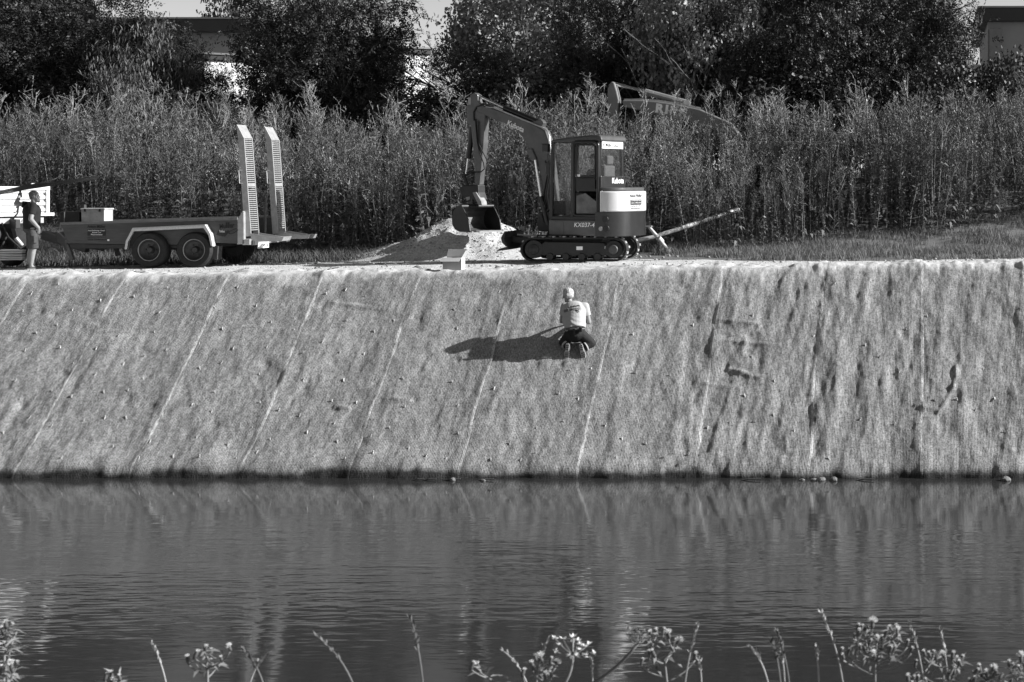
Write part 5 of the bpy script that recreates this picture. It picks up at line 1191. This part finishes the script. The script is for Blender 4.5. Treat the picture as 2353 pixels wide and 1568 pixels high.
m_lf1 = mat('locust_leaf', .037, .5, .5, .8, spec=.35, trans=.08); m_lf2 = mat('poplar_leaf', .27, .5, .5, .9, spec=.5, trans=.15); m_lf3 = mat('willow_leaf', .11, .55, .5, .9, spec=.4, trans=.2)
def mk(kind, m, *a):
    t_m, c_m = tree_mesh(kind, *a); t_m.materials.append(m_bark); c_m.materials.append(m); return t_m, c_m
TREES = {'locA': mk('frond', m_lf1, 8.5, 3.6, .10, 200, 46), 'locB': mk('frond', m_lf1, 8.0, 3.3, .12, 190, 46), 'locC': mk('frond', m_lf1, 8.8, 4.2, .08, 230, 40),
         'pop': mk('leaf', m_lf2, 9.5, 2.3, .12, 170, 110), 'wil': mk('willow', m_lf3, 6.5, 2.0, .2, 90, 60), 'bush': mk('leaf', m_lf1, 4.5, 2.0, .06, 130, 90)}
def tree(key, u, Y, s_, name, label, rz=None, sx=1.0, grp='trees behind the weeds'):
    x = (u * K - HX) / F * Y; o = thing(name, label, 'tree', (x, Y, float(ground_z(x, Y)) - .1), random.uniform(0, 6.28) if rz is None else rz, grp); o.scale = (s_ * sx, s_ * sx, s_)
    a, b_ = TREES[key]; link('trunk', a, None, o); link('crown', b_, None, o); return o
tree('locA', -70, 50, 1.0, 'locust_tree', 'dark locust tree cut by the left edge, above the truck'); tree('locB', 130, 51, .98, 'locust_tree', 'dark locust tree behind the front of the trailer')
tree('locC', 60, 57, .86, 'locust_tree', 'locust tree standing back behind the truck, crown against the sky', sx=.9)
tree('wil', 330, 47.5, .76, 'willow_tree', 'lighter willow like tree with drooping narrow leaves at upper left', sx=1.0)
tree('locB', 355, 53, .70, 'locust_tree', 'locust tree with bare trunk left of the dark roof edge', sx=.85); tree('locA', 735, 50.5, 1.05, 'locust_tree', 'broad dark locust tree behind the raised ramps', sx=.83)
tree('locC', 785, 54, .80, 'locust_tree', 'dark locust tree left of the gap of bright sky', sx=.62); tree('locB', 455, 49, .50, 'locust_tree', 'low dark locust tree left of the white annex', sx=.75)
tree('pop', 1200, 51.5, 1.0, 'poplar_tree', 'pale leaved tree right of the gap of bright sky', sx=.9); tree('locB', 1080, 48.5, .56, 'locust_tree', 'low dark locust tree behind the excavator arm', sx=.9)
tree('locA', 1420, 49.5, .90, 'locust_tree', 'dark locust tree above the excavator cab', sx=.62); tree('pop', 1330, 57, 1.05, 'poplar_tree', 'pale leaved tree above the dark locust over the cab')
tree('pop', 1600, 47.6, 1.0, 'poplar_tree', 'brightest pale leaved tree right of the excavator cab', sx=.72); tree('locC', 1790, 48.5, 1.05, 'locust_tree', 'very dark locust tree right of the pale leaved tree', sx=.72)
tree('locA', 2010, 50, 1.08, 'locust_tree', 'very broad dark locust tree at the upper right', sx=.78); tree('locB', 2140, 53, .96, 'locust_tree', 'dark locust tree edging the sky beside the flat roofed block', sx=.36)
tree('bush', 2322, 47, .80, 'small_tree', 'small dark leafy tree below the flat roofed block', sx=.72); tree('bush', 2180, 47, .75, 'small_tree', 'low dark leafy tree under the broad locust', sx=.95)
tree('bush', 1800, 46.8, .72, 'small_tree', 'low dark shrub layer tree behind the middle weeds right', sx=1.5); tree('bush', 1250, 46.8, .72, 'small_tree', 'low dark shrub layer tree behind the excavator boom', sx=1.4)
tree('bush', 530, 96, 2.4, 'round_tree', 'rounded dark tree showing above the hall roof', sx=.4)
for i, (key, u, Y, s_, sx, lb) in enumerate([('locA', 40, 60, .95, 1.0, 'locust tree in the back row above the man with the rods'), ('locB', 230, 60, .74, 1.0, 'locust tree in the back row behind the willow like tree'), ('locC', 725, 60, .85, .72, 'locust tree in the back row before the hall, right of the roof gap'),
         ('locB', 1300, 60, 1.0, .85, 'locust tree in the back row behind the excavator boom'), ('locC', 1480, 60, 1.05, .8, 'locust tree in the back row behind the brightest tree'),
        ('locB', 1720, 60, 1.1, .9, 'locust tree in the back row behind the very dark one'), ('locA', 1900, 60, 1.12, .9, 'locust tree in the back row behind the broad right one'), ('locC', 2040, 60, 1.05, .52, 'locust tree in the back row left of the flat roofed block')]):
    tree(key, u, Y, s_, 'locust_tree', lb, sx=sx)
tree('bush', 960, 47, .62, 'small_tree', 'low dark leafy tree under the bright sky gap', sx=1.2)
# ------------------------------------------------------------------ pegs in the mats
pg = MB().prism([(-.016, -.10), (.016, -.10), (.020, .05), (.012, .062), (-.020, .035)], -.014, .014).box((.012, 0, .030), (.05, .022, .016)).mesh('peg'); pg.materials.append(mat('peg_wood', .5, .8, .2, 20))
cnt = 0; tries = 0; done = []
while cnt < 175 and tries < 9000:
    tries += 1; u = random.uniform(-40, 2380); v = random.uniform(655, 1075)
    if random.random() > np.interp(u, [0, 850, 1000, 2353], [1, .9, .16, .10]): continue
    if any((u - a) ** 2 + (v - b_) ** 2 < 42 ** 2 for a, b_ in done): continue
    if 1240 < u < 1400 and 660 < v < 840: continue
    done.append((u, v)); p = bank_at(u, v); o = link('peg', pg, None); o.location = p + Vector((0, -.005, .01)); o.rotation_euler = (R(-25) + random.gauss(0, .2), random.gauss(0, .25), random.uniform(-.6, .6)); s_ = random.uniform(.32, .52); o.scale = (s_, s_, s_); cnt += 1
    tag(o, 'small pale wooden peg pinning down the jute matting', 'peg', 'pegs pinning the jute mats')
# ------------------------------------------------------------------ stones, gravel, waterline debris
def stone_mesh(seed):
    bm = bmesh.new(); bmesh.ops.create_icosphere(bm, subdivisions=2, radius=1)
    for v_ in bm.verts: v_.co *= 1 + .45 * float(vnoise(np.array([v_.co.x * 1.5 + seed * 7]), np.array([v_.co.y * 1.5 + v_.co.z * 2.1]), seed)[0])
    me = bpy.data.meshes.new('stone'); bm.to_mesh(me); bm.free(); return me
SMS = [stone_mesh(i) for i in range(4)]
for me in SMS: me.materials.append(mat('stone', .16, .85, .5, 4, bump=.4)) 
m_dstone = mat('dark_clod', .05, .9, .5, 5, bump=.5)
STN = [(1870, 1100, 26.1, .06, 'dark stone in the cluster at the waterline below the verge'), (1888, 1098, 26.1, .08, 'pale cracked stone in the cluster at the waterline'), (1915, 1099, 26.1, .09, 'largest flat stone of the waterline cluster'),
       (1843, 1101, 26.1, .05, 'small stone left of the waterline cluster'), (2312, 1092, 26.1, .10, 'single pale stone at the waterline near the right edge'), (1040, 1097, 26.1, .07, 'flat pale stone at the waterline below the kneeling worker'),
       (1110, 1099, 26.05, .05, 'small pale stone at the waterline, middle of the picture')]
for i, (u, v, Y, r_, lb) in enumerate(STN):
    p = at(u, v, Y); o = link('stone', SMS[i % 4], None); o.location = (p.x, Y, ZW + r_ * .15); o.scale = (r_, r_ * .7, r_ * .55); o.rotation_euler = (0, 0, i); tag(o, lb, 'stone', 'stones at the waterline')
for i, (u, v, r_, lb) in enumerate([(958, 621, .10, 'pale block on the gravel left of the box'), (1145, 622, .07, 'dark clod on the gravel left of the box'), (2915 * .5745, 1032 * .5745, .07, 'pale stone on the verge right of the pole stand'), (548, 625, .06, 'pale stone on the gravel below the ramps'), (590, 622, .06, 'dark clod on the gravel below the ramps')]):
    Yg = 31.0 if v > 610 else 33.0; p = at(u, v, Yg); o = link('stone', SMS[(i + 1) % 4], None); o.location = (p.x, Yg, float(zroad(p.x)) + r_ * .3); o.scale = (r_, r_ * .8, r_ * .6); tag(o, lb, 'stone', 'loose stones on the track')
def scatter(name, N, X, Y, Z, rmin, rmax, m, label, cat):
    bm = bmesh.new(); bmesh.ops.create_icosphere(bm, subdivisions=1, radius=1); v0 = np.array([v_.co[:] for v_ in bm.verts]); f0 = np.array([[v_.index for v_ in f.verts] for f in bm.faces]); bm.free()
    f0 = f0[:20] if len(f0) == 20 else f0
    r_ = rmin + (rmax - rmin) * rng.random(N) ** 3; jit = 1 + rng.normal(0, .18, (N, len(v0), 1)); Vv = (v0[None] * jit * r_[:, None, None] * np.array([1, .9, .7]) + np.stack([X, Y, Z], 1)[:, None]).reshape(-1, 3)
    tag(link(name, mesh_np(name, Vv, (f0[None] + (np.arange(N) * len(v0))[:, None, None]).reshape(-1, 3)), m), label, cat, kind='stuff')
N = 2600; X = rng.uniform(-22, 4, N); Y = 30.5 + rng.random(N) ** 1.3 * 5.5; ok = ~((X > -5) & (Y > 32.6)); X, Y = X[ok], Y[ok]
scatter('loose_gravel', len(X), X, Y, zroad(X) + .012 + .03 * fbm(X * 1.1, Y * 1.6, 4, 11), .008, .040, mat('loose_stone', .30, .9, .6, 3), 'loose gravel lying on the track', 'gravel')
N = 2600; x_ = rng.normal(0, 1.3, N) - .2; y_ = rng.normal(-.3, .65, N); z_ = heap(x_, y_) - .03; ok = (np.abs(x_) < 3) & (np.abs(y_) < 1.8) & (z_ > 0); x_, y_, z_ = x_[ok], y_[ok], z_[ok]
scatter('heap_pebbles', len(x_), x_ + HP0.x, y_ + HP0.y, z_ + HP0.z, .008, .035, mat('loose_stone', .30), 'pebbles over the gravel heap', 'gravel')
for i, (u, v, l, a_) in enumerate([(960, 1098, .25, .2), (985, 1096, .3, -.5), (1035, 1099, .35, .1), (1115, 1100, .3, .05), (1720, 1101, .4, .1), (1985, 1099, .35, -.1), (985, 1100, .2, 1.0)]):
    p = at(u, v, 26.1); d = V((math.cos(a_), -.1, .12)) * l / 2; o = MB().tube([V((0, 0, 0)) - d, V((0, 0, .01)), d], [.008, .012, .006], 6).build('driftwood_stick', mat('wet_wood', .12, .7, .4)); o.location = (p.x, 26.1, ZW + .012)
    tag(o, ['thin stick at the waterline, far left of the sticks', 'tilted stick at the waterline by the first stone', 'pale stick beside the flat stone at the waterline', 'stick floating beside the small middle stone', 'long stick at the waterline below the folded strip', 'stick at the waterline near the right stones', 'upright twig poking out at the waterline'][i], 'stick', 'sticks at the waterline')
# ------------------------------------------------------------------ near bank plants
m_st = mat('thistle_stem', .22, .7, .3, 12, trans=.1); m_bud = mat('thistle_bud', .08, .8, .45, 60); m_tuft = mat('thistle_down', .8, .9, .15, 30, trans=.3); m_gr = mat('grass_stalk', .33, .8, .3, 15); m_umb = mat('umbel_stem', .12, .8, .3, 15)
def bez(p, q, bend, n_=7):
    m_ = (p + q) / 2 + bend; return [p * (1 - t) ** 2 + m_ * 2 * t * (1 - t) + q * t * t for t in np.linspace(0, 1, n_)]
budm = MB().lathe([(.001, -.014), (.0045, -.011), (.0062, -.003), (.0058, .005), (.0045, .011), (.002, .013)], (0, 0, 0), (0, 0, 1), 8).mesh('bud'); budm.polygons.foreach_set('use_smooth', [True] * len(budm.polygons)); budm.materials.append(m_bud)
def tuft_mesh(r_, n_, up):
    q = Q4()
    for i in range(n_):
        a = random.uniform(0, 6.28); d = A(math.cos(a) * random.uniform(0, 1), math.sin(a) * random.uniform(0, 1), random.uniform(up, 1.1)); d /= np.linalg.norm(d); p = A(0, 0, .008); q.ribbon(p, p + d * r_ * random.uniform(.6, 1.1), .0016)
    v0, f0 = q.arr(); me = mesh_np('tuft', v0, f0); me.materials.append(m_tuft); return me
TUFT = [tuft_mesh(.011, 60, .75) for _ in range(2)]; FLUFF = [tuft_mesh(.017, 130, .0) for _ in range(2)]
def thistle(label, heads, base, Y, dens=1.0):
    b0 = at(base[0], base[1], Y); g_ = V((b0.x, Y, float(ground_z(b0.x, Y)))); o = thing('thistle', label, 'thistle', g_, 0, 'thistles on the near bank'); top = b0 - g_
    MB().tube([V((0, 0, 0)), top * .5 + V((.01, 0, 0)), top], [.006, .005, .004], 6).build('stem', m_st, o, smooth=True)
    hs_ = [(at(u, v, Y + random.uniform(-.08, .08)) - g_, fl) for u, v, fl in heads]
    joints = [top + V((0, 0, -.06)), top + V((.0, 0, .01)), top]
    zmax = max(h[0].z for h in hs_)
    mid = [top.lerp(V((sum(h[0].x for h in hs_) / len(hs_), 0, zmax)), t) for t in (.2, .4, .55)]
    MB().tube([top] + mid, [.004, .0035, .003, .0025], 6).build('stem', m_st, o, smooth=True)
    net = [V((0, 0, 0)).lerp(top, t) for t in (.9, .95)] + [top.lerp(mid[2], t) for t in np.linspace(0, 1, 9)]
    hs_.sort(key=lambda h: (h[0] - mid[1]).length)
    for hpos, fl in hs_:
        c = [j for j in net if j.z < hpos.z - .022 - .35 * abs(j.x - hpos.x)] or [net[0]]; j = min(c, key=lambda j: (j - hpos).length)
        d = hpos - j; pth = bez(j, hpos - V((0, 0, .010)), V((d.x * .22 + random.gauss(0, .004), 0, -abs(d.x) * .12))); net += pth[2:5]
        st_ = MB().tube(pth, [.0024] * 3 + [.0017] * 4, 5).build('branch', m_st, o, smooth=True)
        hd_ = link('flower_head', budm, None, o); hd_.location = hpos; hd_.rotation_euler = (random.gauss(0, .35), max(-.9, min(.9, d.x * 4)) * .6 + random.gauss(0, .35), 0); s_ = random.uniform(.62, .92); hd_.scale = (s_, s_, s_)
        link('tuft', random.choice(FLUFF if fl else TUFT), None, hd_)
        q = Q4()
        for k_ in range(int(5 * dens)):
            t = random.uniform(.1, .85); p = np.array(j.lerp(hpos, t)); q.leaf(p, A(random.gauss(0, 1), random.gauss(0, .6), random.uniform(-.2, .9)), random.uniform(.02, .05), random.uniform(.006, .012), .3)
        v0, f0 = q.arr(); tag(link('leaves', mesh_np('leaves', v0, f0), m_st, o), kind='stuff')
def c3(pts, fl=()): return [(x * .292 + 1666, y * .292 + 1350, i in fl) for i, (x, y) in enumerate(pts)]
def c2(pts, fl=()): return [(x * .3174 + 976.6, y * .3174 + 1350, i in fl) for i, (x, y) in enumerate(pts)]
def c1(pts, fl=()): return [(x * .3418, y * .3418 + 1378.8, i in fl) for i, (x, y) in enumerate(pts)]
thistle('large bushy thistle with fluffy seed heads at lower right', c3([(1045, 320), (1075, 320), (1100, 330), (1050, 360), (1160, 290), (1305, 325), (1345, 305), (1355, 350), (1270, 350), (1375, 405), (1195, 410), (1240, 415), (1435, 440), (1465, 490), (1065, 470), (1100, 480), (1135, 440), (1230, 480), (1300, 490), (1325, 490), (1175, 535), (915, 505), (930, 545), (970, 510), (1020, 390)], (4, 10, 20, 7)), c3([(1180, 800)])[0], 4.1)
thistle('thistle with curled buds right of the large bushy one', c3([(1570, 520), (1610, 530), (1640, 525), (1665, 550), (1715, 535), (1790, 540), (1840, 570), (1860, 570), (1850, 600), (1805, 660), (1500, 600), (1760, 700)], (3, 4)), c3([(1720, 830)])[0], 4.2)
thistle('three low thistle buds between the large thistle and its neighbour', c3([(1440, 720), (1480, 715), (1517, 720), (1580, 740)]), c3([(1490, 880)])[0], 4.0); thistle('low thistle cluster near the lower right corner', c3([(1975, 660), (2005, 640), (2060, 680), (2105, 650), (2120, 680), (2170, 700), (1930, 740), (1960, 735)], (3,)), c3([(2060, 860)])[0], 4.15)
thistle('thistle cut off by the right edge of the picture', c3([(2235, 600), (2270, 610), (2330, 560), (2345, 590), (2250, 735), (2320, 640), (2300, 690)], (2,)), c3([(2300, 860)])[0], 4.1); thistle('thistle with fluffy crown left of the tall pale grass stalk', c2([(1635, 345), (1675, 325), (1725, 320), (1765, 345), (1800, 400), (1830, 395), (1625, 480), (1655, 480), (1570, 540), (1955, 500)], (3, 5)), c2([(1760, 780)])[0], 4.2)
thistle('thistle cluster at the foot of the seeded umbel', c2([(780, 570), (800, 510), (840, 520), (910, 530), (945, 555), (710, 620), (870, 640), (915, 630), (340, 570), (388, 580)], (2, 4)), c2([(850, 780)])[0], 4.1); thistle('thistle with four pale buds at lower left', c1([(1265, 405), (1315, 370), (1380, 330), (1420, 345), (1545, 325), (1395, 400), (1490, 400)], (4,)), c1([(1395, 640)])[0], 4.1)
thistle('three thistle buds at the bottom edge, lower left', c1([(710, 520), (750, 505), (805, 525), (760, 552)]), c1([(760, 660)])[0], 4.0); thistle('pale seeding plant at the left edge of the near bank', c1([(40, 170), (65, 180), (20, 210), (110, 435), (70, 440), (5, 465), (80, 460), (50, 250), (30, 300)], ()), c1([(20, 620)])[0], 4.0, 2.5)
def umbel(label, c, base, Y, dots, m, r_):
    g0 = at(base[0], base[1], Y); g_ = V((g0.x, Y, float(ground_z(g0.x, Y)))); o = thing('umbel_plant', label, 'umbel', g_, 0, 'umbels on the near bank'); cc_ = at(c[0], c[1], Y) - g_; b0 = g0 - g_
    MB().tube([V((b0.x - .1, 0, 0)), b0, *bez(b0, cc_, V((.02, 0, -.01)))[1:]], [.006, .005] + [.0045] * 6, 6).build('stem', m, o, smooth=True)
    for u, v in dots:
        p = at(u, v, Y + random.uniform(-.05, .05)) - g_; MB().tube(bez(cc_, p, V((0, 0, -.012)), 4), .0014, 4).build('ray', m, o)
        q = Q4()
        for k_ in range(9): q.leaf(np.array(p), A(random.gauss(0, 1), random.gauss(0, 1), random.uniform(-.1, .8)), r_ * random.uniform(.6, 1.2), r_ * .5)
        v0, f0 = q.arr(); link('umbellet', mesh_np('umbellet', v0, f0), m_tuft if r_ > .012 else m_umb, o)
umbel('seeded umbel with pale dots on a leaning stem', c2([(1070, 478)])[0][:2], c2([(960, 760)])[0][:2], 4.1, [p[:2] for p in c2([(940, 365), (1000, 370), (1070, 355), (1075, 390), (1105, 385), (1120, 410), (1150, 425), (1130, 450), (1165, 480), (1172, 505), (1225, 480), (1045, 495), (1075, 515), (980, 410), (945, 460), (1105, 485), (1190, 405)])], m_st, .0122)
umbel('dark flat umbel on a long slanting stem', c2([(1540, 405)])[0][:2], c2([(1150, 730)])[0][:2], 4.0, [p[:2] for p in c2([(1445, 315), (1465, 305), (1490, 312), (1515, 315), (1540, 320), (1565, 325), (1590, 330), (1615, 345), (1640, 360), (1475, 360), (1500, 335), (1560, 345), (1600, 365), (1630, 400)])], m_umb, .011)
STK = [(c3, (195, 465), (345, 780), 0), (c3, (440, 480), (472, 800), 0), (c3, (720, 480), (740, 800), 0), (c3, (755, 200), (930, 760), 0), (c3, (1455, 285), (1570, 800), 0), (c3, (1695, 330), (1760, 800), 0), (c3, (405, 340), (510, 800), 1), (c3, (370, 420), (440, 800), 1), (c2, (1980, 275), (1875, 760), 0), (c2, (1985, 530), (2005, 760), 0),
       (c2, (565, 460), (760, 760), 0), (c2, (885, 380), (800, 760), 0), (c1, (1015, 285), (1130, 640), 0), (c1, (1630, 330), (1790, 640), 1), (c1, (1780, 380), (1660, 640), 0), (c1, (2130, 245), (2400, 640), 1), (c1, (2760, 120), (2850, 640), 1), (c1, (100, 235), (20, 640), 0), (c2, (1205, 530), (1215, 760), 0)]
STL = ['pale grass stalk leaning left, leftmost of those left of the large thistle', 'upright pale grass stalk amid the dark ones left of the large thistle', 'upright pale grass stalk directly left of the large bushy thistle', 'tallest pale grass stalk, arching left above the large bushy thistle',
       'pale grass stalk leaning left between the large thistle and its right neighbour', 'pale grass stalk rising behind the thistle right of the large one', 'taller dark grass stalk left of the large bushy thistle', 'shorter dark grass stalk left of the large bushy thistle',
       'tall pale grass stalk leaning right beside the fluffy crowned thistle', 'short upright pale grass stalk right of the fluffy crowned thistle', 'pale grass stalk leaning left, left of the seeded umbel', 'pale grass stalk leaning right behind the seeded umbel',
       'pale grass stalk left of the thistle with four pale buds', 'dark grass stalk right of the thistle with four pale buds', 'pale grass stalk leaning right beyond the thistle with four pale buds', 'dark arching grass stalk at lower left, beyond the pale leaning one',
       'lone tall dark grass stalk between the lower left plants and the umbel', 'bent pale grass stalk beside the plant at the left edge', 'short upright pale grass stalk between the seeded umbel and the slanting stem']
for i, (cf, a_, b_, dk) in enumerate(STK):
    Y = 4.0 + .05 * (i % 7) - .5 * dk; tp_ = at(*cf([a_])[0][:2], Y); bs = at(*cf([b_])[0][:2], Y); g_ = V((bs.x, Y, float(ground_z(bs.x, Y)))); o = thing('grass_stalk', STL[i], 'grass', g_, 0, ('dark' if dk else 'pale') + ' grass stalks on the near bank')
    path = bez(bs - g_, tp_ - g_, V(((tp_ - bs).x * -.2, 0, .02)), 10); mm = m_umb if dk else m_gr; MB().tube([V((0, 0, 0))] + path, [.0022] * 6 + [.0018] * 5, 5).build('stem', mm, o, smooth=True)
    q = Q4()
    for k_ in range(46):
        t = random.uniform(.50, 1.0); j = min(int(t * 9), 8); p = np.array(path[j].lerp(path[j + 1], t * 9 - j)); d = np.array((path[j + 1] - path[j]).normalized()); q.leaf(p, d + A(random.gauss(0, .35), random.gauss(0, .35), 0), random.uniform(.010, .018), .005)
    v0, f0 = q.arr(); link('seed_spike', mesh_np('seed_spike', v0, f0), mm, o)
